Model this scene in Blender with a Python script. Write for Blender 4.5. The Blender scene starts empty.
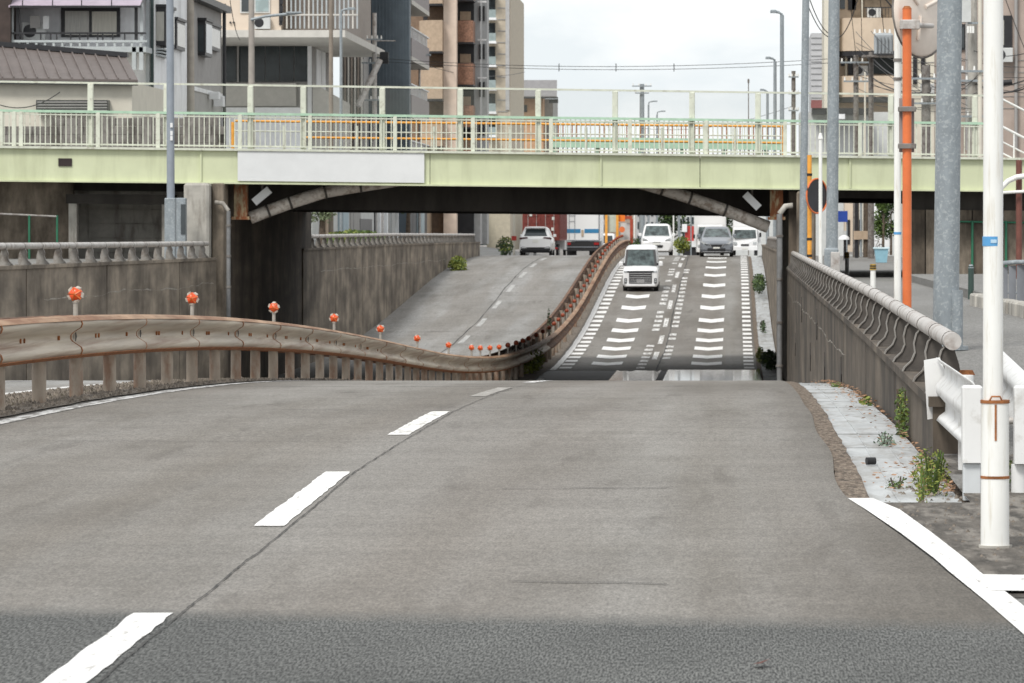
import bpy, math, random
from mathutils import Vector
random.seed(7)
sc = bpy.context.scene
R = math.radians
F, VX, VY, CH = 4200.0, 735.0, 232.0, 1.55      # focal length in pixels, vanishing point of the road, eye height

# ---------------------------------------------------------------- camera
cam_d = bpy.data.cameras.new('camera'); cam = bpy.data.objects.new('camera', cam_d); sc.collection.objects.link(cam)
cam.location = (0, 0, CH); cam.rotation_euler = (R(90), 0, 0)
cam_d.sensor_width = 36; cam_d.lens = F/1024*36
cam_d.shift_x = -(VX-512)/1024; cam_d.shift_y = -(341.5-VY)/1024
cam_d.clip_start = .5; cam_d.clip_end = 9000
cam_d.dof.use_dof = True; cam_d.dof.focus_distance = 34; cam_d.dof.aperture_fstop = 15
sc.camera = cam
# ---------------------------------------------------------------- sky, sun, exposure
SUN_EL, SUN_ROT = 50, 206
w = bpy.data.worlds.new('World'); sc.world = w; w.use_nodes = True
nt = w.node_tree; nd = nt.nodes; lk = nt.links; nd.clear()
wo = nd.new('ShaderNodeOutputWorld'); bg = nd.new('ShaderNodeBackground'); lk.new(bg.outputs[0], wo.inputs[0])
sky = nd.new('ShaderNodeTexSky'); sky.sky_type = 'NISHITA'; sky.sun_disc = False
sky.sun_elevation = R(SUN_EL); sky.sun_rotation = R(SUN_ROT)
tc = nd.new('ShaderNodeTexCoord'); mp = nd.new('ShaderNodeMapping'); mp.inputs['Scale'].default_value = (1, 1, 2.2)
lk.new(tc.outputs['Generated'], mp.inputs[0])
n1 = nd.new('ShaderNodeTexNoise'); n1.inputs['Scale'].default_value = 9; n1.inputs['Detail'].default_value = 7; n1.inputs['Roughness'].default_value = .55
lk.new(mp.outputs[0], n1.inputs[0])
cr = nd.new('ShaderNodeValToRGB'); cr.color_ramp.elements[0].position = .40; cr.color_ramp.elements[0].color = (7.7, 8.2, 8.5, 1)
cr.color_ramp.elements[1].position = .58; cr.color_ramp.elements[1].color = (10.3, 10.3, 10.25, 1)
lk.new(n1.outputs[0], cr.inputs[0])
mx = nd.new('ShaderNodeMixRGB'); mx.inputs[0].default_value = .93
lk.new(sky.outputs[0], mx.inputs[1]); lk.new(cr.outputs[0], mx.inputs[2]); lk.new(mx.outputs[0], bg.inputs[0])
bg.inputs[1].default_value = .1
sd = bpy.data.lights.new('sun', 'SUN'); sd.energy = 2.3; sd.angle = R(16); sd.color = (1, .97, .92)
sun = bpy.data.objects.new('sun', sd); sc.collection.objects.link(sun)
az = R(SUN_ROT)
dirv = Vector((math.sin(az)*math.cos(R(SUN_EL)), math.cos(az)*math.cos(R(SUN_EL)), math.sin(R(SUN_EL))))
sun.rotation_euler = dirv.to_track_quat('Z', 'Y').to_euler()
vs = sc.view_settings; vs.view_transform = 'Standard'; vs.look = 'None'; vs.gamma = 1; vs.use_curve_mapping = False
vs.exposure = .2

# ---------------------------------------------------------------- helpers
col = sc.collection
ORG = {}
def s2l(c):
    return tuple(((v/255)/12.92 if v/255 <= .04045 else ((v/255+.055)/1.055)**2.4) for v in c)
def P(px, py, Y): return ((px-VX)*Y/F, Y, CH-(py-VY)*Y/F)
def PX(px, Y): return (px-VX)*Y/F
def PZ(py, Y): return CH-(py-VY)*Y/F

class MB:
    def __init__(s): s.v = []; s.f = []; s.sm = []
    def add(s, vs, fs, sm=False):
        o = len(s.v); s.v += [tuple(p) for p in vs]; s.f += [tuple(i+o for i in f) for f in fs]; s.sm += [sm]*len(fs); return s
    def hexa(s, p):   # 8 corners: bottom 4 ccw, top 4 ccw
        return s.add(p, [(3,2,1,0),(4,5,6,7),(0,1,5,4),(1,2,6,5),(2,3,7,6),(3,0,4,7)])
    def box(s, x0, x1, y0, y1, z0, z1):
        return s.hexa([(x0,y0,z0),(x1,y0,z0),(x1,y1,z0),(x0,y1,z0),(x0,y0,z1),(x1,y0,z1),(x1,y1,z1),(x0,y1,z1)])
    def pbox(s, a, b, c, d, Y, t):    # pixel rectangle on a face at depth Y, t metres thick away from the camera
        x0, x1 = PX(a, Y), PX(b, Y); z0, z1 = PZ(d, Y), PZ(c, Y)
        return s.box(min(x0,x1), max(x0,x1), Y, Y+t, min(z0,z1), max(z0,z1))
    def bev(s, x0, x1, y0, y1, z0, z1, b=.02):   # box with chamfered vertical and top edges
        def ring(i, z): 
            return [(x0+i+b,y0+i,z),(x1-i-b,y0+i,z),(x1-i,y0+i+b,z),(x1-i,y1-i-b,z),(x1-i-b,y1-i,z),(x0+i+b,y1-i,z),(x0+i,y1-i-b,z),(x0+i,y0+i+b,z)]
        rs = [ring(0,z0), ring(0,z1-b), ring(b*.8,z1)]
        s.loft(rs, True); return s
    def loft(s, rings, caps=True, sm=False, closed=True):
        n = len(rings[0]); vs = [p for r in rings for p in r]; fs = []
        for i in range(len(rings)-1):
            for j in range(n if closed else n-1):
                k = (j+1) % n; fs.append((i*n+j, i*n+k, (i+1)*n+k, (i+1)*n+j))
        s.add(vs, fs, sm)
        if caps:
            o = len(s.v)-len(vs); o2 = o+(len(rings)-1)*n
            if sm:      # caps get corners of their own so that they do not bend the side's shading
                s.v += list(rings[0])+list(rings[-1]); o = len(s.v)-2*n; o2 = o+n
                s.v = [tuple(p) for p in s.v]
            s.f += [tuple(o+n-1-j for j in range(n)), tuple(o2+j for j in range(n))]; s.sm += [False, False]
        return s
    def cyl(s, p0, p1, r0, r1=None, n=12, caps=True, sm=True): return s.tube([p0, p1], [r0, r0 if r1 is None else r1], n, caps, sm)
    def tube(s, pts, r, n=8, caps=True, sm=True):
        pts = [Vector(p) for p in pts]; rr = r if isinstance(r, (list, tuple)) else [r]*len(pts); rings = []
        for i, p in enumerate(pts):
            d = (pts[min(i+1, len(pts)-1)]-pts[max(i-1, 0)]).normalized()
            u = d.cross(Vector((0,0,1))) if abs(d.z) < .95 else d.cross(Vector((0,1,0)))
            u.normalize(); v = u.cross(d)
            rings.append([tuple(p+(u*math.cos(2*math.pi*j/n)+v*math.sin(2*math.pi*j/n))*rr[i]) for j in range(n)])
        s.loft(rings, caps, sm); return s
    def prism(s, poly, a0, a1, ax='y'):
        def q(p, a): return (p[0], a, p[1]) if ax == 'y' else ((a, p[0], p[1]) if ax == 'x' else (p[0], p[1], a))
        return s.loft([[q(p, a0) for p in poly], [q(p, a1) for p in poly]], True)
    def disc(s, c, r, y0, y1, n=20):
        return s.cyl((c[0], y0, c[1]), (c[0], y1, c[1]), r, n=n)
    def mesh(s, name, m, o=(0,0,0)):
        me = bpy.data.meshes.new(name)
        me.from_pydata([(p[0]-o[0], p[1]-o[1], p[2]-o[2]) for p in s.v], [], s.f)
        me.polygons.foreach_set('use_smooth', s.sm); me.materials.append(m); me.update()
        import bmesh as _b
        b = _b.new(); b.from_mesh(me); _b.ops.recalc_face_normals(b, faces=b.faces); b.to_mesh(me); b.free()
        return me
    def build(s, name, m, parent=None):
        if parent is None:
            xs = [p[0] for p in s.v]; ys = [p[1] for p in s.v]; zs = [p[2] for p in s.v]
            o = ((min(xs)+max(xs))/2, (min(ys)+max(ys))/2, min(zs))
        else: o = ORG[parent.as_pointer()]
        ob = bpy.data.objects.new(name, s.mesh(name, m, o)); col.objects.link(ob)
        if parent is None: ob.location = o
        else: ob.parent = parent
        ORG[ob.as_pointer()] = o
        return ob
def tag(o, label=None, cat=None, group=None, kind=None):
    if label: o['label'] = label
    if cat: o['category'] = cat
    if group: o['group'] = group
    if kind: o['kind'] = kind
    return o
def thing(name, label, cat, loc=(0,0,0), group=None):
    o = bpy.data.objects.new(name, None); col.objects.link(o); o.location = loc; o.empty_display_size = .3
    ORG[o.as_pointer()] = tuple(loc); return tag(o, label, cat, group)
def inst(name, me, parent, loc, rot=(0,0,0), scale=(1,1,1)):    # another object on shared mesh data; loc in world metres
    o = bpy.data.objects.new(name, me); col.objects.link(o)
    q = ORG[parent.as_pointer()] if parent else (0,0,0)
    o.location = (loc[0]-q[0], loc[1]-q[1], loc[2]-q[2]); o.rotation_euler = rot; o.scale = scale
    if parent: o.parent = parent
    ORG[o.as_pointer()] = loc
    return o
def struct(o): o['kind'] = 'structure'; return o

# ---------------------------------------------------------------- materials
MC = {}
def mat(name, c, rough=.7, var=.12, scale=3, metal=0, bump=0, bscale=40, stretch=(1,1,1), stain=None, stain_amt=0, stain_scale=1, stain_stretch=(1,1,1), lo=.5, hi=.7, spec=.4, emit=0, alpha=1, coat=0, obj=False):
    if name in MC: return MC[name]
    m = bpy.data.materials.new(name); m.use_nodes = True; t = m.node_tree; N = t.nodes; L = t.links
    b = N['Principled BSDF']; b.inputs['Roughness'].default_value = rough; b.inputs['Metallic'].default_value = metal
    b.inputs['Specular IOR Level'].default_value = spec; b.inputs['Coat Weight'].default_value = coat; b.inputs['Coat Roughness'].default_value = .08
    c = s2l(c) if max(c) > 1 else c
    if obj:
        g = N.new('ShaderNodeTexCoord').outputs['Object']
    else: g = N.new('ShaderNodeNewGeometry').outputs['Position']
    def noise(sc_, st, det=6, ro=.6):
        k = N.new('ShaderNodeMapping'); k.inputs['Scale'].default_value = st; L.new(g, k.inputs[0])
        z = N.new('ShaderNodeTexNoise'); z.inputs['Scale'].default_value = sc_; z.inputs['Detail'].default_value = det; z.inputs['Roughness'].default_value = ro
        L.new(k.outputs[0], z.inputs[0]); return z.outputs[0]
    out = None
    if var:
        r = N.new('ShaderNodeValToRGB'); r.color_ramp.elements[0].position = .36; r.color_ramp.elements[1].position = .64
        r.color_ramp.elements[0].color = tuple(v*(1-var) for v in c)+(1,); r.color_ramp.elements[1].color = tuple(min(1, v*(1+var)) for v in c)+(1,)
        L.new(noise(scale, stretch), r.inputs[0]); out = r.outputs[0]
    if stain:
        sc2 = s2l(stain) if max(stain) > 1 else stain
        x = N.new('ShaderNodeMixRGB'); rr = N.new('ShaderNodeValToRGB'); rr.color_ramp.elements[0].position = .5+(lo-.5)*.6-.02; rr.color_ramp.elements[1].position = .5+(hi-.5)*.6
        rr.color_ramp.elements[1].color = (stain_amt,)*3+(1,)
        L.new(noise(stain_scale, stain_stretch, 8, .65), rr.inputs[0]); L.new(rr.outputs[0], x.inputs[0])
        if out: L.new(out, x.inputs[1])
        else: x.inputs[1].default_value = c+(1,)
        x.inputs[2].default_value = sc2+(1,); out = x.outputs[0]
    if out: L.new(out, b.inputs['Base Color'])
    else: b.inputs['Base Color'].default_value = c+(1,)
    if bump:
        bp = N.new('ShaderNodeBump'); bp.inputs['Strength'].default_value = bump; bp.inputs['Distance'].default_value = .02
        L.new(noise(bscale, stretch, 4), bp.inputs['Height']); L.new(bp.outputs[0], b.inputs['Normal'])
    if emit: b.inputs['Emission Color'].default_value = c+(1,); b.inputs['Emission Strength'].default_value = emit
    if alpha < 1: b.inputs['Alpha'].default_value = alpha
    MC[name] = m; return m

def asphalt(name, c0, c1, grain=.35, gscale=55, tracks=True, patch=None):
    m = bpy.data.materials.new(name); m.use_nodes = True; t = m.node_tree; N = t.nodes; L = t.links
    b = N['Principled BSDF']; b.inputs['Roughness'].default_value = .82; b.inputs['Specular IOR Level'].default_value = .35
    g = N.new('ShaderNodeNewGeometry').outputs['Position']
    def noise(sc_, st, det=6, ro=.6):
        k = N.new('ShaderNodeMapping'); k.inputs['Scale'].default_value = st; L.new(g, k.inputs[0])
        z = N.new('ShaderNodeTexNoise'); z.inputs['Scale'].default_value = sc_; z.inputs['Detail'].default_value = det; z.inputs['Roughness'].default_value = ro
        L.new(k.outputs[0], z.inputs[0]); return z.outputs[0]
    def ramp(i, p0, c0_, p1, c1_):
        r = N.new('ShaderNodeValToRGB'); r.color_ramp.elements[0].position = p0; r.color_ramp.elements[1].position = p1
        r.color_ramp.elements[0].color = tuple(c0_)+(1,); r.color_ramp.elements[1].color = tuple(c1_)+(1,); L.new(i, r.inputs[0]); return r.outputs[0]
    def mul(a, bb, f=1):
        x = N.new('ShaderNodeMixRGB'); x.blend_type = 'MULTIPLY'; x.inputs[0].default_value = f; L.new(a, x.inputs[1]); L.new(bb, x.inputs[2]); return x.outputs[0]
    base = ramp(noise(.55, (1, .22, 1), 5), .32, c0, .68, c1)
    gr = ramp(noise(gscale, (1, .22, 1), 3, .7), .36, (1-grain,)*3, .64, (1+grain*.9,)*3)
    o = mul(base, gr)
    gr2 = ramp(noise(gscale*.3, (1, .25, 1), 3, .6), .38, (.88,)*3, .62, (1.1,)*3); o = mul(o, gr2)
    if tracks:   # wear running along the lanes
        o = mul(o, ramp(noise(.95, (1, .015, 1), 2, .5), .40, (.87, .845, .82), .60, (1.06, 1.07, 1.085)))
        o = mul(o, ramp(noise(2.5, (.18, .6, 1), 4), .40, (.93,)*3, .6, (1.03,)*3))
        o = mul(o, ramp(noise(.7, (1, .16, 1), 7, .65), .36, (.80, .79, .77), .52, (1, 1, 1)))
        o = mul(o, ramp(noise(3.2, (1, .10, 1), 5, .6), .30, (.78, .77, .76), .42, (1, 1, 1)))
    if patch:    # lane wear across the width: polished wheel path, oily grime by the right edge
        sw = N.new('ShaderNodeSeparateXYZ'); L.new(g, sw.inputs[0]); wn = N.new('ShaderNodeMath'); wn.operation = 'MULTIPLY_ADD'
        L.new(noise(.8, (1, .12, 1), 3), wn.inputs[0]); wn.inputs[1].default_value = .5; L.new(sw.outputs[0], wn.inputs[2])
        mr = N.new('ShaderNodeMapRange'); L.new(wn.outputs[0], mr.inputs[0]); mr.inputs[1].default_value = -6.5; mr.inputs[2].default_value = 1.7
        rw = N.new('ShaderNodeValToRGB'); L.new(mr.outputs[0], rw.inputs[0]); els = rw.color_ramp.elements
        stops = [(-6.5,(.86,.84,.81)),(-4.6,(1.0,.985,.965)),(-3.2,(1.0,.99,.97)),(-2.1,(.96,.945,.93)),(-.85,(.96,.93,.90)),(.1,(1.15,1.165,1.17)),(.6,(1.05,1.055,1.06)),(1.1,(.74,.725,.70)),(1.7,(.58,.57,.55))]
        els[0].position = 0; els[0].color = stops[0][1]+(1,); els[1].position = 1; els[1].color = stops[-1][1]+(1,)
        for xx, cc in stops[1:-1]: e_ = els.new((xx+6.5)/8.2); e_.color = cc+(1,)
        o = mul(o, rw.outputs[0])
    if patch:    # newer coarse dark surfacing laid up to a slightly oblique line, its edge worn
        sx = N.new('ShaderNodeSeparateXYZ'); L.new(g, sx.inputs[0])
        def mth(op, a, b_):
            q = N.new('ShaderNodeMath'); q.operation = op
            for i, v in enumerate((a, b_)):
                if isinstance(v, (int, float)): q.inputs[i].default_value = v
                else: L.new(v, q.inputs[i])
            return q.outputs[0]
        d = mth('SUBTRACT', mth('SUBTRACT', 16.72, mth('MULTIPLY', sx.outputs[0], .155)), sx.outputs[1])
        d = mth('ADD', d, mth('MULTIPLY', mth('SUBTRACT', noise(9, (1, .35, 1), 6, .7), .5), .55))
        fr = N.new('ShaderNodeMapRange'); L.new(d, fr.inputs[0]); fr.inputs[1].default_value = -.28; fr.inputs[2].default_value = .30
        dk = mul(ramp(noise(.8, (1, .4, 1), 4), .38, patch[0], .62, patch[1]), ramp(noise(130, (1, .12, 1), 1, .5), .36, (.30,)*3, .66, (2.3,)*3))
        x = N.new('ShaderNodeMixRGB'); L.new(fr.outputs[0], x.inputs[0]); L.new(o, x.inputs[1]); L.new(dk, x.inputs[2]); o = x.outputs[0]
    L.new(o, b.inputs['Base Color'])
    bp = N.new('ShaderNodeBump'); bp.inputs['Strength'].default_value = .15; bp.inputs['Distance'].default_value = .005
    L.new(noise(gscale*1.2, (1,1,1), 3), bp.inputs['Height']); L.new(bp.outputs[0], b.inputs['Normal'])
    MC[name] = m; return m
M_road = asphalt('asphalt_worn', (.178,.166,.150), (.232,.220,.202), .30, 80, True, ((.058,.059,.056), (.078,.079,.075)))
M_dark = asphalt('asphalt_coarse_dark', (.098,.096,.092), (.125,.122,.117), .85, 42, False)
M_side = asphalt('asphalt_side', (.17,.165,.155), (.22,.215,.205), .3, 60, False)
M_left = asphalt('asphalt_pale', (.235,.228,.215), (.305,.297,.283), .2, 50)
M_paint = mat('road_paint', (.80,.79,.77), .6, .07, 25, stretch=(1,.2,1), stain=(.30,.28,.26), stain_amt=.7, stain_scale=30, stain_stretch=(1,.2,1), lo=.6, hi=.78)
M_paintw = mat('road_paint_worn', (.74,.73,.71), .65, .1, 20, stain=(.25,.235,.215), stain_amt=.95, stain_scale=14, stain_stretch=(1,.2,1), lo=.47, hi=.60)
M_crack = mat('tar_crack', (.055,.053,.05), .9, .3, 20)
M_conc = mat('concrete_stained', (.245,.205,.16), .9, .4, 2.2, bump=.15, bscale=14, stretch=(1,.16,.6), stain=(.06,.047,.036), stain_amt=.85, stain_scale=1.9, stain_stretch=(1,.28,.22), lo=.38, hi=.76)
M_concr = mat('concrete_grimy', (.13,.105,.08), .9, .4, 2.2, bump=.15, bscale=14, stretch=(1,.16,.6), stain=(.038,.031,.025), stain_amt=.9, stain_scale=1.9, stain_stretch=(1,.28,.2), lo=.36, hi=.7)
M_concl = mat('concrete_pale', (.42,.40,.36), .9, .18, 2, bump=.2, bscale=18, stain=(.16,.14,.12), stain_amt=.7, stain_scale=2.2, stain_stretch=(1.5,1.5,.3), lo=.48, hi=.7)
M_concd = mat('concrete_dark', (.05,.045,.04), .95, .35, 1.3, stretch=(1,2,.3))  # near-black concrete for the bridge underside and other dark parts
M_eff = mat('efflorescence', (.30,.275,.24), .9, .3, 6)
M_plate = mat('gutter_plate', (.45,.465,.47), .65, .12, 9, stretch=(1,.2,1), bump=.2, bscale=50, stain=(.22,.20,.175), stain_amt=.75, stain_scale=4, stain_stretch=(1,.22,1), lo=.5, hi=.8)
M_dirt = mat('brown_grit', (.13,.10,.076), .95, .5, 26, bump=.8, bscale=60, stretch=(1,.2,1), stain=(.27,.22,.17), stain_amt=.85, stain_scale=34, stain_stretch=(1,.18,1), lo=.52, hi=.66)
M_gravel = mat('grey_gravel', (.17,.145,.12), .95, .45, 16, bump=.7, bscale=40)
M_green = mat('pale_green_paint', (.60,.635,.43), .5, .05, 1.2, stain=(.38,.40,.25), stain_amt=.45, stain_scale=2.2, stain_stretch=(1,1,.13), lo=.5, hi=.8, bump=.03, bscale=4)
M_cream = mat('cream_paint', (.62,.64,.54), .5, .08, 4, stain=(.3,.27,.2), stain_amt=.5, stain_scale=6, lo=.6, hi=.75)
M_mint = mat('mint_paint', (.42,.60,.45), .5, .1, 5)
M_signw = mat('blank_sign_panel', (.72,.73,.73), .5, .03, 2)
M_oran = mat('orange_paint', (.78,.36,.06), .5, .1, 6)
M_oranr = mat('orange_red_paint', (.70,.175,.055), .45, .07, 5)
M_galv = mat('galvanised_steel', (.255,.285,.305), .5, .12, 9, metal=.1, stretch=(1,1,.5), stain=(.44,.47,.48), stain_amt=.6, stain_scale=26, lo=.56, hi=.7)
M_galvp = mat('galvanised_pipe', (.50,.475,.45), .5, .1, 6, metal=.2, stain=(.26,.21,.18), stain_amt=.7, stain_scale=5, lo=.55, hi=.72)
M_iron = mat('cast_iron_grey', (.20,.185,.17), .6, .15, 6, stain=(.10,.08,.07), stain_amt=.8, stain_scale=7, lo=.5, hi=.66)
M_rail = mat('guardrail_weathered', (.47,.405,.32), .55, .2, 2, stretch=(1,.1,4), stain=(.21,.115,.065), stain_amt=.85, stain_scale=2.4, stain_stretch=(1,.10,4.5), lo=.45, hi=.78)
M_railtop = mat('guardrail_rust', (.36,.235,.15), .75, .25, 3, stretch=(1,.2,1), stain=(.19,.085,.042), stain_amt=.8, stain_scale=4, stain_stretch=(1,.12,1), lo=.42, hi=.68)
M_railold = mat('guardrail_old_rust', (.20,.105,.06), .8, .3, 4, stain=(.085,.05,.035), stain_amt=.8, stain_scale=4, stain_stretch=(1,.3,1), lo=.42, hi=.62)
M_post = mat('guardrail_post', (.37,.31,.25), .65, .15, 6, stretch=(1,1,.4), stain=(.23,.12,.07), stain_amt=.75, stain_scale=4, stain_stretch=(1,1,.4), lo=.5, hi=.7)
M_oreflf = mat('orange_reflector_dirty', (.26,.05,.018), .5, .3, 20)
M_orefl = mat('orange_reflector', (.74,.085,.016), .3, .1, 30, spec=.6)
M_silver = mat('reflector_fin', (.44,.39,.33), .4, .1, 20)
M_whiteg = mat('white_guardrail', (.74,.74,.73), .45, .04, 3, stain=(.42,.40,.36), stain_amt=.6, stain_scale=5, lo=.58, hi=.75)
M_whitep = mat('white_pole_paint', (.82,.82,.79), .4, .03, 4, stain=(.55,.50,.40), stain_amt=.6, stain_scale=14, stain_stretch=(2,2,.15), lo=.6, hi=.8)
M_rust = mat('rust', (.30,.115,.04), .85, .35, 14)
M_rustp = mat('rusty_steel', (.33,.26,.16), .8, .3, 3, stain=(.22,.07,.025), stain_amt=.95, stain_scale=3.5, stain_stretch=(2,2,.5), lo=.42, hi=.56)
M_blue = mat('blue_tape', (.10,.33,.62), .5, .05)
M_black = mat('black_rubber', (.02,.02,.02), .7, .2, 20)
M_glass = mat('dark_glass', (.03,.04,.045), .08, .2, 2, spec=.7)
M_glassl = mat('curtained_glass', (.42,.41,.37), .2, .12, 6, spec=.6, stretch=(6,6,.4))
M_leaf = mat('leaf_green', (.085,.135,.03), .6, .45, 7)
M_leafd = mat('leaf_dark', (.035,.065,.022), .6, .45, 5)
M_leafy = mat('leaf_yellow_green', (.20,.23,.04), .6, .4, 9)
M_dry = mat('dry_leaf', (.33,.19,.11), .8, .4, 15)
M_bark = mat('bark', (.10,.075,.055), .9, .3, 8, bump=.4)

# ---------------------------------------------------------------- levels of the place
DIP = [(29,0,0),(45,-.155,-.0196),(57,-.47,-.033),(68,-.872,-.0405),(76.4,-1.23,-.0445),(85.3,-1.63,-.0445),(94.5,-2.02,-.040),(103,-2.32,-.030),(112,-2.533,-.010)]
def zr(y):       # road surface: down into the underpass and up again
    if y < 29: return 0.0
    if y < 112:
        for i in range(len(DIP)-1):
            if y <= DIP[i+1][0]: break
        a, b = DIP[i], DIP[i+1]; h = b[0]-a[0]; u = (y-a[0])/h
        return (2*u**3-3*u*u+1)*a[1]+(u**3-2*u*u+u)*h*a[2]+(3*u*u-2*u**3)*b[1]+(u**3-u*u)*h*b[2]
    if y < 160: return -2.573+.000625*(120-y)**2
    if y < 178: return -1.573+.05*(y-160)
    d = y-178
    if d < 46.4: return -.673+.05*d-.000625*d*d
    return .3014-.008*(d-46.4)
def lerp(y, pts):
    if y <= pts[0][0]: return pts[0][1]
    for (a, p), (b, q) in zip(pts, pts[1:]):
        if y <= b: return p+(q-p)*(y-a)/(b-a)
    return pts[-1][1]
def zright(y): return lerp(y, [(24,-.008),(28,.0),(46,.33),(210,.35),(260,.1),(420,-1.3),(5000,-8)])
def zleft(y): return lerp(y, [(20,-.03),(70,.85),(215,.9),(270,.2),(420,-1.3),(5000,-8)])
def xedge(y): return lerp(y, [(55,-6.05),(110,-5.46),(130,-5.42)])
def frange(a, b, s):
    out = []
    while a < b-1e-6: out.append(a); a += s
    return out+[b]
def strip(mb, xs0, xs1, y0, y1, dz, step=2.0, nx=1, jit=0):
    f0 = xs0 if callable(xs0) else (lambda y: xs0); f1 = xs1 if callable(xs1) else (lambda y: xs1)
    ys = frange(y0, y1, step); rows = []
    for y in ys:
        a, b = f0(y)+random.uniform(-jit, jit), f1(y)+random.uniform(-jit, jit)
        rows.append([(a+(b-a)*i/nx, y, zr(y)+dz) for i in range(nx+1)])
    n = nx+1; o = len(mb.v)
    mb.v += [p for r in rows for p in r]
    for i in range(len(rows)-1):
        for j in range(nx): mb.f.append((o+i*n+j, o+i*n+j+1, o+(i+1)*n+j+1, o+(i+1)*n+j)); mb.sm.append(True)
    return mb
# ================================================================ THE SETTING
g = MB()
ys = [-80, 0, 20, 24.19, 24.21, 28.9, 29.2, 35, 46, 60, 70, 110, 160, 210, 235, 260, 300, 360, 420]
def grow(xa, xb, f):
    o = len(g.v)
    for y in ys:
        a = xa(y) if callable(xa) else xa; b = xb(y) if callable(xb) else xb
        g.v += [(a, y, f(y)-.004), (b, y, f(y)-.004)]
    for i in range(len(ys)-1): g.f.append((o+2*i, o+2*i+1, o+2*i+3, o+2*i+2)); g.sm.append(False)
grow(lambda y: .5 if y < 24.2 else (1.36 if y < 29 else 1.52), 60, zright); grow(60, 4000, zright)
grow(-60, -13.36, zleft); grow(-4000, -60, zleft)
g.add([(-4000,420,-1.31),(4000,420,-1.31),(4000,8000,-9),(-4000,8000,-9)], [(0,1,2,3)])
struct(g.build('ground', M_side))
def xr(y): return lerp(y, [(10,1.62),(13,1.36),(16.1,1.13),(19.1,.97),(21.6,.84),(24.6,.655)]) if y < 24.6 else .655+.05*math.sin(y*.9)*max(0, 1-(y-24.6)/20)*.6
road = struct(strip(MB(), -6.9, xr, -40, 420, 0, .8, 8).build('road', M_road))
struct(strip(MB(), -13.3, -6.9, -40, 420, 0, 1, 5).build('left_carriageway', M_left))
def xlane(y): return lerp(y, [(12,-2.25),(17,-2.36),(22,-2.455),(27,-2.56),(37,-2.60),(60,-2.55)])
# --- painted markings, each a sheet of its own on the road
def mark(name, mb, m=M_paint): o = mb.build(name, m, road); return o
M_paintm = mat('road_paint_scuffed', (.74,.73,.70), .65, .1, 20, stain=(.30,.28,.25), stain_amt=.8, stain_scale=14, stain_stretch=(1,.2,1), lo=.52, hi=.72)
M_paintx = mat('road_paint_nearly_gone', (.50,.48,.45), .7, .1, 10, stain=(.245,.228,.205), stain_amt=1, stain_scale=7, lo=.30, hi=.52)
for k in range(22):
    y0 = 12.05+10.05*k
    if y0 > 215 or 105 < y0 < 124: continue
    mark('lane_dash', strip(MB(), lambda y: xlane(y)-.08, lambda y: xlane(y)+.08, y0, y0+5.0, .0045, .2, 1, .007), M_paint if k < 2 else M_paintm if k == 2 else (M_paintw if k != 3 else M_paintx))
edge = mark('edge_line', strip(MB(), lambda y: xedge(y)-.07, lambda y: xedge(y)+.09, 24, 118, .005, .5, 1, .012), M_paintw)
mark('edge_line', strip(MB(), lambda y: xedge(y)-.09, lambda y: xedge(y)+.09, 125, 216, .005, .6, 1, .015))
L0 = [(24.4,.655,.80),(23.4,.73,.92),(21.6,.85,1.02),(19.9,.945,1.085),(19.15,.975,1.12),(17.6,1.05,1.19),(16.1,1.112,1.245),(13,1.34,1.5)]
e = MB(); e.add([(a, y, .0045) for y, a, b in L0]+[(b+random.uniform(-.012,.012), y, .0045) for y, a, b in L0], [(i, i+1, len(L0)+i+1, len(L0)+i) for i in range(len(L0)-1)])
mark('edge_line', e)
e = MB(); e.add([(1.10,18.1,.0065),(2.9,17.9,.0),(2.9,18.75,.0),(1.06,18.95,.0065)], [(0,1,2,3)]); mark('edge_line', e)
# ladder bars and chevrons climbing out of the underpass
for (xa, xb, m, a, b) in ((-5.30,-4.93,M_paint,126,214),(-2.98,-2.72,M_paintw,126,212),(-2.30,-2.06,M_paintw,128,190),(.27,.58,M_paint,126,216)):
    for y in frange(a, b, 2.45)[:-1]:
        if m is M_paintw and random.random() < .22: continue
        mark('ladder_bar', strip(MB(), xa, xb, y, y+1.25, .007, .63, 1, .012), m)
for cx in (-3.95, -.88):
    for y in (128.2,133,138.3,143.5,149.2,155,162,168.8,176,183.5,191,198.5,206):
        c = MB()
        for i in range(2):
            s_ = -1 if i == 0 else 1; wv = .47
            ps = []
            for q in range(4):
                x = s_*wv*q/3; yy = y+.75*q/3
                ps.append((cx+x, yy, zr(yy)+.007)); 
            qs = [(p[0], p[1]+2.0, zr(p[1]+2.0)+.007) for p in ps]
            c.add(ps+qs, [(j, j+1, 5+j, 4+j) for j in range(3)])
        mark('chevron_bar', c)
M_paintf = mat('road_paint_faded', (.52,.515,.50), .7, .1, 10, stain=(.27,.265,.255), stain_amt=.95, stain_scale=5, lo=.42, hi=.6)
for k in range(24):
    y0 = 33+10*k
    mark('lane_dash', strip(MB(), -9.45, -9.28, y0, y0+4.6, .006, .8, 1, .01), M_paintf)
mark('edge_line', strip(MB(), -7.62, -7.46, 30, 84, .005, 1, 1, .01), M_paintw)
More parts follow.
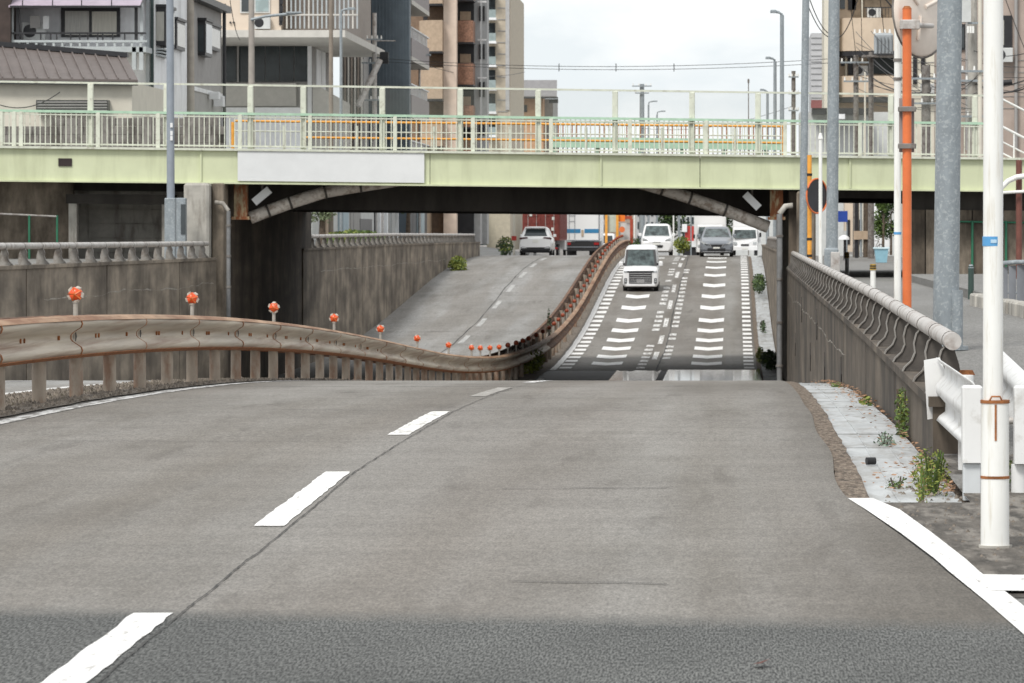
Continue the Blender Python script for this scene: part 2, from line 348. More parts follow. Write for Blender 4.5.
# --- cracks and joints
def crackline(x0, y0, y1, wd, wob, step=.5):
    c = MB(); x = 0; rows = []
    for y in frange(y0, y1, step):
        x = x*.9+random.uniform(-wob, wob); ww = wd*random.uniform(.4, 1.2)
        xx = x0(y) if callable(x0) else x0; rows.append((xx+x-ww/2, xx+x+ww/2, y))
    vv = []
    for a, b, y in rows: vv += [(a, y, zr(y)+.0065), (b, y, zr(y)+.0065)]
    c.add(vv, [(2*i, 2*i+1, 2*i+3, 2*i+2) for i in range(len(rows)-1)]); mark('crack', c, M_crack)
crackline(lambda y: xlane(y)+.118, 8, 62, .009, .0035, .1); crackline(-2.33, 125, 215, .05, .02, 1); crackline(-9.58, 128, 214, .045, .02, 1)
def crossjoint(y, x0, x1, wd, sl=0):
    c = MB(); rows = []
    yo = 0
    for x in frange(x0, x1, .25):
        yo = yo*.85+random.uniform(-.05, .05); yy = y+yo+sl*(x-x0); rows += [(x, yy, zr(yy)+.0062), (x, yy+wd*random.uniform(.3, 1.1), zr(yy+.01)+.0062)]
    c.add(rows, [(2*i, 2*i+2, 2*i+3, 2*i+1) for i in range(len(rows)//2-1)]); mark('crack', c, M_crack)
crossjoint(31, -6.6, .6, .018, .02); crossjoint(37.5, -4.0, .3, .03, -.05); crossjoint(47.5, -6, .1, .06, .1)
crossjoint(25.3, -1.4, -.4, .03, .1); crossjoint(18.6, -1.0, -.3, .025, -.2)
for y in (134, 150, 171): crossjoint(y, -12.9, -7.3, .09)
# --- verge of grit and gutter plates on the right, gravel median
vd = MB(); vd.add([(lerp(y,[(16,1.3),(19.1,1.08),(21.6,.95),(24.2,.70)]) if i == 0 else 3.0, y, zright(y)+.0) for y in (17.9,19.1,21.6,24.19) for i in (0,1)], [(0,1,3,2),(2,3,5,4),(4,5,7,6)])
vd.add([(1.362 if i == 0 else 3.0, y, zright(y)) for y in (24.19,26,28.9) for i in (0,1)], [(0,1,3,2),(2,3,5,4)])
struct(vd.build('dirty_verge', mat('dirty_asphalt', (.085,.075,.064), .95, .45, 9, stretch=(1,.2,1), bump=.6, bscale=50, stain=(.22,.20,.175), stain_amt=.85, stain_scale=7, stain_stretch=(1,.22,1), lo=.5, hi=.68)))
struct(strip(MB(), xr, .80, 24.4, 215, -.012, .6, 1, .012).build('grit_verge', M_dirt))
gt = MB(); strip(gt, .55, 1.5, 24.4, 215, -.10, 2); struct(gt.build('gutter', M_dirt))
gutter = [o for o in col.objects if o.name == 'gutter'][0]
for k in range(88):
    y0 = 24.7+2.15*k
    if y0 > 212: break
    a, b = y0+.02, y0+2.12; d = random.uniform(-.05, -.035)
    p = MB(); xa, xb = .785+random.uniform(-.01,.01), 1.335
    p.hexa([(xa,a,zr(a)+d-.05),(xb,a,zr(a)+d-.05),(xb,b,zr(b)+d-.05),(xa,b,zr(b)+d-.05),(xa,a,zr(a)+d),(xb,a,zr(a)+d),(xb,b,zr(b)+d),(xa,b,zr(b)+d)])
    for q in (.18, .36): 
        xx = xa+q; p.hexa([(xx,a,zr(a)+d),(xx+.012,a,zr(a)+d),(xx+.012,b,zr(b)+d),(xx,b,zr(b)+d),(xx,a,zr(a)+d+.006),(xx+.012,a,zr(a)+d+.006),(xx+.012,b,zr(b)+d+.006),(xx,b,zr(b)+d+.006)])
    p.build('gutter_plate', M_plate, gutter)
struct(strip(MB(), lambda y: lerp(y, [(80,-7.4),(130,-6.7)]), lambda y: xedge(y)-.14, 20, 225, .012, 1, 3, .03).build('median', M_gravel))
# --- water lying level in the dip
M_water = mat('puddle_water', (.03,.03,.03), .05, 0, spec=.9)
M_wet = mat('wet_asphalt', (.035,.033,.03), .62, .3, 3, spec=.15, stretch=(1,.2,1))  # wet road; the bridge's dark reflection is put into the base colour
def blob(x0, x1, y0, y1, z, name, m):
    q = MB(); ps = [(x0+(x1-x0)*i/14, y1+random.uniform(-1.6,0)*(0 if i in (0,14) else 1)) for i in range(15)]
    q.add([(x, y0, (z if z is not None else zr(y0)+.005)) for i, (x, y) in enumerate(ps)]+[(x, y, (z if z is not None else zr(y)+.005)) for x, y in ps], [(i, i+1, 16+i, 15+i) for i in range(14)]); struct(q.build(name, m))
struct(strip(MB(), -6.0, .72, 105, 122.2, .0045, .8, 6, .0).build('wet_road', M_wet))
struct(strip(MB(), -6.0, .72, 122.2, 124.2, .0045, .4, 8, .0).build('wet_road', M_wet))
blob(-2.0, .74, 113.5, 126.5, -2.556, 'puddle_water', M_water); blob(-3.5, -2.2, 115, 125, -2.556, 'puddle_water', M_water)

# ================================================================ RETAINING WALLS
def panelwall(name, label, xf, xb, segs, top, m=M_conc):
    t = thing(name, label, 'retaining wall', ((xf+xb)/2, segs[0], zr(segs[0])))
    for a, b in zip(segs, segs[1:]):
        p = MB(); yy = frange(a+.05, b-.05, 3.0); rings = []
        for y in yy: rings.append([(xf,y,zr(y)-.4),(xb,y,zr(y)-.4),(xb,y,top(y)),(xf,y,top(y))])
        p.loft(rings); p.build('wall_panel', m, t)
        c = MB(); s_ = 1 if xb > xf else -1
        rings = [[(xf-.03*s_,y,top(y)+.002),(xb+.03*s_,y,top(y)+.002),(xb+.03*s_,y,top(y)+.07),(xf-.03*s_,y,top(y)+.07)] for y in (a+.01, b-.01)]
        c.loft(rings); c.build('coping', m, t)
    return t
def effl(t, xf, a, b, h):
    c = MB(); q = 0; rows = []
    for y in frange(a, b, .4):
        q = q*.85+random.uniform(-.03, .03); z = h+q*.7+.03*math.sin(y*.5); ww = random.choice((.004,.01,.018,.03)); rows += [(xf, y, z), (xf, y, z+ww)]
    c.add(rows, [(2*i, 2*i+1, 2*i+3, 2*i+2) for i in range(len(rows)//2-1)]); c.build('lime_streak', M_eff, t)
topR = lambda y: lerp(y, [(29,.34),(46,.43),(110,.55)])
wr = panelwall('retaining_wall', 'stained concrete retaining wall under the pipe rail right of the near road', 1.37, 1.66, [29,36,44,53,62,72,82,92,102,110.2], topR, M_concr)
effl(wr, 1.366, 52, 108, -.02)
for y, z in ((54,-.22),(64,-.45),(76,-.62),(70,.1),(86,.05),(95,-.9)):
    c = MB(); c.prism([(y-.25,z-.05),(y-.05,z+.17),(y+.16,z+.02),(y+.06,z-.35),(y-.12,z-.3)], 1.355, 1.4, 'x'); c.build('weep_hole', M_concd, wr)
topL = lambda y: lerp(y, [(60,.9),(80,.86),(107,.83)])
wl = panelwall('retaining_wall', 'stained concrete retaining wall left of the road, before the bridge', -13.16, -13.5, [58,68,78,88,99.5,106.6], topL)
effl(wl, -13.155, 80, 106, .25)
topL2 = lambda y: lerp(y, [(130,.98),(160,1.02),(214,.98)])
wl2 = panelwall('retaining_wall', 'concrete retaining wall with pipe rail on the far left, beyond the bridge', -13.12, -13.5, [127.6,138,148,158,170,182,195,205,216], topL2)
effl(wl2, -13.115, 133, 190, .3)
topR2 = lambda y: lerp(y, [(130,.9),(215,.85)])
wr2 = panelwall('retaining_wall', 'short concrete retaining wall right of the oncoming lanes beyond the bridge', 1.37, 1.66, [131,140,150,160,172,185,198,214], topR2)

# ================================================================ PIPE RAILS ON THE WALLS
M_ironl = mat('cast_iron_pale', (.26,.245,.225), .6, .12, 6, stain=(.14,.115,.095), stain_amt=.7, stain_scale=7, lo=.5, hi=.7)  # paler copy of the iron, its lit look put into the colour
M_irond = mat('cast_iron_dark', (.085,.075,.066), .7, .2, 6)  # gap shadow painted into the right rail's webs; pipe collars are simply dark
def piperail(label, x, side, y0, y1, top, step=2.03, z0=.07, hh=.31, web=None, strap=None):
    t = thing('pipe_railing', label, 'railing', (x, y0, top(y0)+z0))
    prof = [(-.07,0),(.17,0),(.15,.03),(.095,.08),(.07,.15),(.08,.22),(.06,hh),(-.02,hh),(-.06,.2),(-.075,.1)]
    p = MB(); p.prism([(side*a, b) for a, b in prof], -.018, .018, 'y')
    p.box(-.12, .12, -.07, .07, -.002, .018); me = p.mesh('post', web or M_ironl); p = MB()
    fl = [(.17,.0),(.155,.035),(.10,.085),(.072,.15),(.082,.22),(.062,hh-.03),(.03,hh+.01)]
    o1 = [(side*a, -.035, b) for a, b in fl]; o2 = [(side*a, .035, b) for a, b in fl]
    o3 = [(side*(a+.012), .035, b) for a, b in fl]; o4 = [(side*(a+.012), -.035, b) for a, b in fl]
    p.loft([[o1[i],o2[i],o3[i],o4[i]] for i in range(len(fl))])
    sme = p.mesh('strap', strap or M_iron)
    rg = MB(); rg.cyl((0,-.02,0),(0,.02,0),.066,n=14); rme = rg.mesh('collar', M_iron)
    ys_ = frange(y0+.3, y1-.3, step)
    if len(ys_) > 1 and ys_[-1]-ys_[-2] < step*.5: ys_.pop()
    pr = ys_[0]
    for i, y in enumerate(ys_):
        po = inst('post', me, t, (x, y, top(y)+z0)); so = bpy.data.objects.new('strap', sme); col.objects.link(so); so.parent = po; inst('collar', rme, t, (x, y, top(y)+z0+hh+.045))
    bounds = [y0]+ys_[1::2]+([y1] if ys_[1::2][-1] < y1-.5 else [])
    for a, b in zip(bounds, bounds[1:]):
        q = MB(); q.cyl((x,a+.006,top(a)+z0+hh+.045),(x,b-.006,top(b)+z0+hh+.045),.062,n=16); q.build('pipe', M_galvp, t)
    return t
piperail('grey pipe railing on cast posts along the right retaining wall', 1.52, -1, 29.3, 109.5, topR, hh=.33, web=M_irond, strap=M_ironl)
piperail('grey pipe railing on cast posts along the near left retaining wall', -13.32, 1, 66, 106, topL)
piperail('pale pipe railing on the far left retaining wall, seen under the bridge', -13.3, 1, 131.5, 214, topL2)
piperail('pipe railing beyond the bridge beside the oncoming lanes', 1.52, -1, 132, 190, topR2)

# ================================================================ MEDIAN GUARDRAILS
WP = [(.01,.42),(.05,.424),(.098,.45),(.112,.485),(.10,.52),(.02,.572),(0,.595),(0,.635),(.02,.658),(.10,.71),(.112,.745),(.098,.78),(.05,.801),(.01,.805)]
def XF(y): return lerp(y, [(92,-6.42),(108,-6.22),(120,-5.95),(132,-5.75),(150,-5.70),(222,-5.66)])
def guardrail(label, xf, side, y0, y1, post_from=0, bm=M_rail):
    X = xf if callable(xf) else (lambda q: xf)
    t = thing('guardrail', label, 'guardrail', (X(y0), y0, zr(y0)))
    pm = MB(); pm.cyl((0,0,-.75),(0,0,0),.068,n=14); pme = pm.mesh('post', M_post)
    bl = MB(); bl.prism([(-.05,-.045),(.02,0),(-.05,.06)], -.003, .003, 'x'); bme = bl.mesh('splice_slot', M_black)
    bo = MB(); bo.cyl((-.01,0,0),(.012,0,0),.022,n=8); bome = bo.mesh('beam_bolt', M_rust)
    y = y0
    while y < y1:
        p = MB(); rings = []
        for i in range(5):
            yy = y+.012+(4.44-.024)*i/4; j = .006*math.sin(yy*1.7)
            x = X(yy); rings.append([(x+side*a+j, yy, zr(yy)+b) for a, b in WP]+[(x+side*(a-.006)+j, yy, zr(yy)+b) for a, b in reversed(WP)])
        p.loft(rings, True, True); b = p.build('beam', bm if y < 128 else M_railold, t)
        q = MB(); rings = []
        for i in range(5):
            yy = y+.012+(4.44-.024)*i/4
            x = X(yy); rings.append([(x+side*a, yy, zr(yy)+c) for a, c in ((.104,.772),(.052,.804),(.0,.808),(-.015,.80),(-.015,.815),(.0,.822),(.056,.812),(.114,.775))])
        q.loft(rings, True); q.build('top_lip', M_railtop if bm is M_rail else M_railold, b)
        q = MB(); rings = []
        for i in range(5):
            yy = y+.012+(4.44-.024)*i/4; x = X(yy); rings.append([(x+side*a, yy, zr(yy)+c) for a, c in ((.100,.449),(.052,.421),(.01,.417),(.01,.408),(.056,.413),(.11,.444))])
        q.loft(rings, True); q.build('bottom_lip', M_rust, b)
        c = MB(); yy = y+.0; x = X(y)
        c.loft([[(x+side*(a+.008), yy+k, zr(yy)+bb) for a, bb in WP]+[(x+side*(a+.002), yy+k, zr(yy)+bb) for a, bb in reversed(WP)] for k in (-.02, .02)]); c.build('splice_edge', M_rust, t)
        for k in (1.55, 1.75, 3.7):
            if y < 75: inst('beam_bolt', bome, t, (X(y+k)+side*.004, y+k, zr(y+k)+.615))
        if y < 75: inst('splice_slot', bme, t, (x+side*.022, y+.22, zr(y)+.615))
        for k in (0, 2.22):
            if y < post_from: continue
            if y < 135: inst('post', pme, t, (X(y+k+1.05)-side*.11, y+k+1.05, zr(y+k+1.05)+.74))
            elif k == 0: inst('post', pme, t, (X(y+k+1.05)-side*.11, y+k+1.05, zr(y+k+1.05)+.74))
        y += 4.44
    return t
guardrail('rusty steel guardrail of the median, facing the near lanes', XF, 1, 31.7, 222)
guardrail('rusty guardrail at the back of the median, facing the left carriageway', lambda y: lerp(y, [(70,-6.64),(110,-6.56),(130,-6.36),(190,-6.28),(222,-6.1)]), -1, 33.9, 222, 95, M_railold)

# ================================================================ ORANGE DELINEATORS
lens = MB(); 
for i in range(7):
    pass
rings = [[(.072*math.sin(a)*math.cos(2*math.pi*j/14), -.055*math.cos(a), .072*math.sin(a)*math.sin(2*math.pi*j/14)) for j in range(14)] for a in [math.pi*(k+.35)/8 for k in range(8)]]
lens.loft(rings, True, True); lens_me = lens.mesh('lens', M_orefl)
fin = MB()
for k in range(1):
    fin.loft([[(.05,-.03,-.02),(.078,-.03,-.034),(.083,-.02,.010),(.06,-.03,.024)],[(.05,.02,-.02),(.078,.02,-.034),(.083,.02,.010),(.06,.02,.024)]])
fin_me = fin.mesh('fin', M_silver)
spk = MB(); spk.loft([[(.0,-.064,-.006),(.07,-.045,-.014),(.072,-.03,-.002),(.0,-.06,.006)],[(.0,-.058,-.006),(.07,-.036,-.014),(.072,-.022,-.002),(.0,-.05,.006)]]); spk_me = spk.mesh('spoke', mat('delineator_amber', (.55,.13,.025), .4, .1, 20))
stm = MB(); stm.cyl((0,0,-.30),(0,0,-.06),.024,n=10); stm.cyl((0,0,-.085),(0,0,-.06),.03,n=10); stm_me = stm.mesh('stem', mat('delineator_stem', (.36,.33,.29), .6, .1, 12))
lensf_me = lens.mesh('lens', M_oreflf)
ORD = 'first second third fourth fifth sixth seventh eighth ninth tenth eleventh twelfth thirteenth fourteenth fifteenth sixteenth seventeenth eighteenth nineteenth twentieth'.split()
def ordw(n):
    if n < 20: return ORD[n]
    tens = {2:'twenty',3:'thirty',4:'forty',5:'fifty'}; 
    n += 1
    if n % 10 == 0: return {3:'thirtieth',4:'fortieth',5:'fiftieth'}[n//10]
    return tens[n//10]+'-'+ORD[n % 10-1]
dys = [41.4+8.9*i for i in range(7)]+[101.7,104.6,108,111,114,117,119.5,122]+frange(125.5, 214, 3.2)
for i, y in enumerate(dys):
    z = zr(y)+1.03-.0*y
    rows = [(-6.5, 'near')]
    d = thing('delineator', 'orange pinwheel delineator on the median guardrail, %s from the left' % ordw(i), 'delineator', (XF(y)-.08, y, zr(y)+.73), 'orange delineators along the median guardrail')
    inst('stem', stm_me, d, (XF(y)-.08, y, z)); 
    tw = random.uniform(0, 1)
    inst('lens', lens_me if y < 112 else lensf_me, d, (XF(y)-.08, y, z), (0, 0, 0))
    if y < 112:
        for k in range(5):
            inst('fin', fin_me, d, (XF(y)-.08, y, z), (0, k*2*math.pi/5+tw, 0)); inst('spoke', spk_me, d, (XF(y)-.08, y, z), (0, k*2*math.pi/5+tw+.5, 0))
# ================================================================ THE BRIDGE (slightly skewed, falling gently to the right)
def yb(x): return 107+.174*(x+18.7)
def zg(x): return .045-.0085*(x+18.7)
def bb(mb, x0, x1, v0, v1, z0, z1):   # box that follows the bridge's skew and fall
    c = []
    for z in (z0, z1):
        c += [(x0,yb(x0)+v0,z+zg(x0)),(x1,yb(x1)+v0,z+zg(x1)),(x1,yb(x1)+v1,z+zg(x1)),(x0,yb(x0)+v1,z+zg(x0))]
    return mb.hexa(c)
def bx(px): # bridge x under an image column
    x = 0
    for _ in range(30): x = PX(px, yb(x))
    return x
BR = thing('road_bridge', 'pale green girder bridge carrying a road over the underpass', 'bridge', (-6, 118, -2.5))
cuts = [-32, -19.2, bx(201), bx(430), bx(601), bx(700), bx(850), 16]
for a, b in zip(cuts, cuts[1:]): bb(MB(), a+.008, b-.008, 0, .06, 2.83, 3.64).build('girder_panel', M_green, BR)
bb(MB(), -32, 16, -.10, .35, 2.79, 2.83).build('bottom_flange', M_green, BR)
bb(MB(), -32, 16, -.12, .35, 3.642, 3.70).build('top_flange', M_cream, BR)
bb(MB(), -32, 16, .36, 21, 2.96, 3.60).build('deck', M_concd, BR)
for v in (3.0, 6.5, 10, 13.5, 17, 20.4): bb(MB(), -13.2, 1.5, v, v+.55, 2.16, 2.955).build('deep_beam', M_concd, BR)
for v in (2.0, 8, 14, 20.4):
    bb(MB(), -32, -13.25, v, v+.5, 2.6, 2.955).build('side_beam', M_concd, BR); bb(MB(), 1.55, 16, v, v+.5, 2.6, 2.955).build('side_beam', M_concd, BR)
bb(MB(), bx(238), bx(424.5), -.085, -.02, 2.868, 3.635).build('blank_panel', M_signw, BR)
p = MB(); x0, x1 = bx(58.5), bx(72); bb(p, x0, x1, -.03, -.004, 3.2, 3.4); p.build('service_hatch', mat('hatch_black', (.03,.02,.02), .7, .2), BR)
for px in (201, 601, 850): x = bx(px); bb(MB(), x-.02, x+.02, -.05, -.005, 2.84, 3.63).build('stiffener', M_green, BR)
# abutments and piers
def zpol(mb, poly, x0, x1): return mb.prism(poly, x0, x1, 'x')
ab = MB(); ab.box(-14.1, -13.16, 108.6, 130.5, -3, 2.80); ab.build('abutment_wall', M_concr, BR)
ab = MB(); ab.box(1.42, 2.1, 111.0, 131.0, -3, 2.62); ab.build('abutment_wall', M_concr, BR)
ab = MB(); ab.bev(-14.06, -13.42, 107.1, 108.59, -2, 2.80, .06); ab.build('pier', M_concl, BR)
ab = MB(); ab.bev(-13.40, -13.10, 107.6, 108.59, -2.8, 2.80, .03); ab.build('pier', M_conc, BR)
ab = MB(); ab.bev(1.62, 2.12, 110.25, 110.98, -2, 2.62, .05); ab.build('pier', M_conc, BR)
for (a, b) in ((234, 247), (770, 783)):
    y = yb(bx(a))+.5; q = MB(); q.box(PX(a,y), PX(b,y), y, y+.3, 1.95, 2.78); q.box(PX(a,y)-.06, PX(b,y)+.06, y-.05, y+.35, 1.87, 1.949); q.build('bearing_bracket', M_rustp, BR)
# main-road pipe arching under the girder
def arch(pts):
    v = []
    for px, py in pts:
        x = bx(px); y = yb(x)+1.1; v.append((PX(px, y), y, PZ(py, y)))
    return v
wp = thing('water_pipe', 'pale jointed water pipe arching under the bridge girder', 'pipe', (-6, 110.3, 1.8))
al = arch([(250,218),(268,211),(290,203),(325,192),(360,186),(400,180)]); ar = arch([(640,183),(662,189),(690,198),(725,210),(768,227)])
for a in (al, ar):
    q = MB(); q.tube(a, .165, 14); q.build('pipe_length', mat('pipe_wrap', (.62,.57,.51), .5, .12, 3, stain=(.2,.13,.08), stain_amt=.7, stain_scale=5, lo=.5, hi=.7), wp)
    for i in range(1, len(a)-1):
        d = (Vector(a[i+1])-Vector(a[i-1])).normalized()*.03; c = Vector(a[i]); q = MB(); q.cyl(c-d, c+d, .185, n=14); q.build('pipe_collar', M_irond, wp)
q = MB(); q.tube([al[-1], (-6, 110.2, 3.05), ar[0]], .165, 12); q.build('pipe_length', M_iron, wp)
for (px, py, an, s_) in ((262, 196, 40, 'left'), (752, 201, -45, 'right')):
    x = bx(px); y = yb(x)+.55; l = thing('tunnel_lamp', 'white box lamp tilted under the %s end of the bridge' % s_, 'lamp', P(px, py, y))
    c = P(px, py, y); q = MB(); ca, sa = math.cos(R(an)), math.sin(R(an)); L_, h_ = .26, .10
    cor = [(-L_,-h_),(L_,-h_),(L_,h_),(-L_,h_)]
    pp = [(c[0]+a*ca-b*sa, c[2]+a*sa+b*ca) for a, b in cor]; q.prism(pp, y-.1, y+.05); q.build('housing', mat('lamp_white', (.68,.69,.69), .4, .05), l)
    q = MB(); q.cyl((c[0], y+.06, c[2]), (c[0], y+.06, 2.95), .03, n=8); q.build('bracket', M_iron, l)
def downpipe(label, px, py0, py1, Y, r, bend):
    t = thing('downpipe', label, 'pipe', P(px, py1, Y))
    x = PX(px, Y); z0, z1 = PZ(py1, Y), PZ(py0, Y)
    q = MB(); q.tube([(x-bend*.35, Y, z1+.12), (x-bend*.15, Y, z1+.10), (x, Y, z1-.1)], r, 10); q.build('elbow', M_concl, t)
    q = MB(); q.cyl((x, Y, z0), (x, Y, z1-.1), r, n=12); q.build('pipe', mat('downpipe_grey', (.20,.20,.20), .5, .15, 4), t)
    for k in range(4): q = MB(); z = z0+(z1-z0)*(k+.4)/4; q.cyl((x,Y,z-.03),(x,Y,z+.03),r*1.3,n=12); q.build('clamp', M_iron, t)
downpipe('grey downpipe on the left abutment beside the rusty bracket', 228.5, 207, 330, 107.4, .055, 1)
downpipe('grey downpipe on the right abutment above the gutter', 779.5, 210, 383, 109.9, .075, -1)

# ---------------- bridge railing: cream bars below, tall posts with mesh above
RL = thing('bridge_railing', 'cream railing with mesh screen along the near side of the bridge', 'railing', (-6, yb(-6), 3.7))
xl, xrt = -24.0, bx(998)
bar = MB(); bar.box(-.012, .012, -.012, .012, 0, .85); bar_me = bar.mesh('bar', M_cream)
x = xl
while x < xrt: inst('bar', bar_me, RL, (x, yb(x), 3.72+zg(x))); x += .128
bb(MB(), xl, xrt, -.035, .035, 4.565, 4.63).build('cap_rail', M_mint, RL)
bb(MB(), xl, xrt, -.025, .025, 3.745, 3.785).build('bottom_rail', M_cream, RL)
bb(MB(), xl, xrt, -.02, .02, 4.50, 4.53).build('middle_rail', M_cream, RL)
shp = MB(); shp.box(-.05, .05, -.04, .04, 0, .88); shp_me = shp.mesh('short_post', M_cream)
tp = MB(); tp.bev(-.075, .075, .05, .14, 0, 1.62, .02); tp_me = tp.mesh('tall_post', M_cream)
for px in (1, 14, 21, 98, 158, 240, 310, 395, 473, 551, 630, 706, 785, 860, 940): x = bx(px); inst('short_post', shp_me, RL, (x, yb(x), 3.703+zg(x)))
tps = (-70, 90, 166, 250, 303, 382, 460, 538, 615, 692, 758, 830, 891, 975)
for px in tps: x = bx(px); inst('tall_post', tp_me, RL, (x, yb(x), 3.703+zg(x)))
bb(MB(), xl, bx(988), .07, .12, 5.315, 5.365).build('top_rail', M_cream, RL)
M_mesh = mat('wire_mesh', (.32,.33,.28), .7, .1, alpha=.13)
for a, b in zip(tps, tps[1:]):
    x0, x1 = bx(a)+.08, bx(b)-.08; q = MB()
    q.add([(x0,yb(x0)+.095,4.60+zg(x0)),(x1,yb(x1)+.095,4.60+zg(x1)),(x1,yb(x1)+.095,5.31+zg(x1)),(x0,yb(x0)+.095,5.31+zg(x0))], [(0,1,2,3)]); q.build('mesh_screen', M_mesh, RL)
# stair railing going down at the right end
SR = thing('stair_railing', 'white railing sloping down at the right end of the bridge', 'railing', (bx(1000), yb(7), 3.6))
xa = bx(1000); 
def slope(dx, z): return (xa+dx, yb(xa)+.05+dx*.2, z+zg(xa)-dx*.50)
for z, r in ((5.28,.03),(4.55,.035),(4.15,.022),(3.85,.022)):
    q = MB(); q.tube([slope(-.35 if z > 5 else 0, z), slope(3.2, z)], r, 8); q.build('sloping_rail', M_whitep, SR)
for k in range(9): q = MB(); a = slope(k*.38, 3.7); b_ = slope(k*.38, 4.55); q.cyl(a, b_, .022, n=8); q.build('baluster', M_whitep, SR)
# orange pipe barrier on the bridge walkway and mint rail of the far side
OB = thing('pipe_barrier', 'orange pipe barrier standing on the bridge walkway', 'barrier', (-4, yb(-4)+2.4, 3.62))
def wv(px, py, v):
    x = bx(px); y = yb(x)+v; return (PX(px, y), y, PZ(py, y))
for py, xs in ((121, (234, 784)), (137.5, (306, 784))):
    a = wv(xs[0], py, 2.4); b_ = wv(xs[1], py+5.5, 2.4); q = MB(); q.cyl(a, b_, .030, n=8); q.build('orange_rail', M_oran, OB)
for px in (233, 784): a = wv(px, 122+(5 if px > 500 else 0), 2.4); q = MB(); q.cyl((a[0],a[1],3.6), a, .05, n=8); q.build('orange_post', M_oran, OB)
for px in (284, 357, 434, 510, 586, 662, 735): a = wv(px, 124+px/180, 2.4); q = MB(); q.cyl((a[0],a[1],3.6), a, .04, n=8); q.build('pale_post', M_cream, OB)
a = wv(234, 131, 2.4); b_ = wv(784, 136, 2.4); q = MB(); q.cyl(a, b_, .02, n=6); q.build('pale_rail', M_cream, OB)
FR = thing('bridge_railing', 'mint green rail along the far side of the bridge', 'railing', (-4, yb(-4)+20, 3.6))
bb(MB(), -5.7, 1.6, 20, 20.08, 4.22, 4.55).build('rail_board', M_mint, FR)
for k in range(6): x = -5.6+k*1.3; bb(MB(), x, x+.1, 20.1, 20.2, 3.6, 4.55).build('post', M_mint, FR)
for k in range(52): x = -5.6+k*.14; bb(MB(), x, x+.035, 20.12, 20.15, 3.62, 5.0).build('bar', M_rust if k % 3 else M_cream, FR)
bb(MB(), -5.7, 1.6, 20.1, 20.16, 5.0, 5.06).build('top_rail', M_mint, FR)

# ---------------- side passages under the bridge
UL = thing('side_passage', 'dark concrete side passage under the left end of the bridge', 'passage', (-18, 116, .8))
bb(MB(), -32, -14.12, 3.2, 3.5, .8, 2.95).build('end_wall', M_concl, UL)
for k in range(5): bb(MB(), bx(70), bx(158), 3.13, 3.19, 1.0+k*.38, 1.36+k*.38).build('block_course', M_concl, UL)
for a, b_ in ((63, 71), (157, 165)): bb(MB(), bx(a), bx(b_), .9, 1.2, .8, 2.25).build('frame_post', M_concl, UL)
bb(MB(), bx(60), bx(170), .95, 1.3, 2.25, 2.5).build('shaded_soffit', M_concd, UL)  # near-black beam, coloured to stand for the passage's shadowed soffit
q = MB(); bb(q, -32, bx(63), 1.6, 1.9, .8, 2.9); q.build('side_wall', M_conc, UL)
GF = thing('mesh_fence', 'dark green fence frame under the left end of the bridge', 'fence', (bx(40), yb(-17), .85))
M_gf = mat('fence_green', (.03,.16,.09), .5, .1)
for px in (26, 54): x = bx(px); q = MB(); q.cyl((x,yb(x)+.5,.85),(x,yb(x)+.5,1.98),.03,n=8); q.build('post', M_gf, GF)
q = MB(); q.cyl((bx(-30),yb(bx(-30))+.5,2.05),(bx(54),yb(bx(54))+.5,1.95),.025,n=8); q.build('rail', M_galvp, GF)
UR = thing('side_wall', 'dark weathered concrete wall under the right end of the bridge', 'wall', (7, 113, .35))
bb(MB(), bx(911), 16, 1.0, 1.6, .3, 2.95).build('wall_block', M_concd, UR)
for k in range(10): x = bx(911)+.02+k*.42; bb(MB(), x, x+.39, .90, .99, .35, 2.3).build('board', M_conc if k % 4 else M_concr, UR)
GF2 = thing('mesh_fence', 'green pipe fence in front of the dark wall, right under the bridge', 'fence', (bx(975), yb(7), .35))
for px in (974, 1008): x = bx(px); q = MB(); q.cyl((x,yb(x)+.8,.35),(x,yb(x)+.8,1.85),.035,n=8); q.build('post', M_gf, GF2)
q = MB(); q.cyl((bx(956),yb(6)+.8,1.83),(bx(1030),yb(8)+.8,1.80),.025,n=8); q.build('rail', M_gf, GF2)
q = MB(); q.cyl((bx(958),yb(6)+.8,.35),(bx(958),yb(6)+.8,1.83),.03,n=8); q.build('post', M_gf, GF2)
CAB = thing('control_cabinet', 'grey control cabinet beside the left bridge pier', 'cabinet', P(183, 248, 106.5))
q = MB(); q.bev(PX(177.5,106.5), PX(187,106.5), 106.2, 106.5, .85, PZ(198,106.5), .015); q.build('case', M_galv, CAB)
q = MB(); q.box(PX(181,106.2), PX(186,106.2), 106.17, 106.195, 1.5, 2.25); q.build('door', M_glass, CAB)
# ================================================================ POLES AND STREET FURNITURE ON THE RIGHT
def pole(name, label, cat, px, Y, r0, r1, ztop, m, zb=None, lean=0, n=16):
    x = PX(px, Y); zb = zright(Y) if zb is None else zb
    t = thing(name, label, cat, (x, Y, zb)); q = MB(); q.cyl((x,Y,zb),(x+lean,Y,ztop),r0,r1,n=n); q.build('shaft', m, t); return t, x
def lamphead(t, x, Y, z, dx, m=M_galv, s=1):
    q = MB(); q.tube([(x,Y,z-.35*s),(x+dx*.05,Y,z-.05*s),(x+dx*.25,Y,z),(x+dx*.6,Y,z+.03*s)], .05*s, 8); q.build('arm', m, t)
    h = MB(); a, b = sorted((x+dx*.45, x+dx)); h.bev(a, b, Y-.14*s, Y+.14*s, z-.02*s, z+.09*s, .03*s); h.build('lamp_head', m, t)
t, x = pole('lighting_pole', 'tall slim grey pole just right of the underpass mouth', 'pole', 802.5, 105, .10, .085, 10.5, M_galv, lean=.12); lamphead(t, x+.12, 105, 10.6, -1.6)
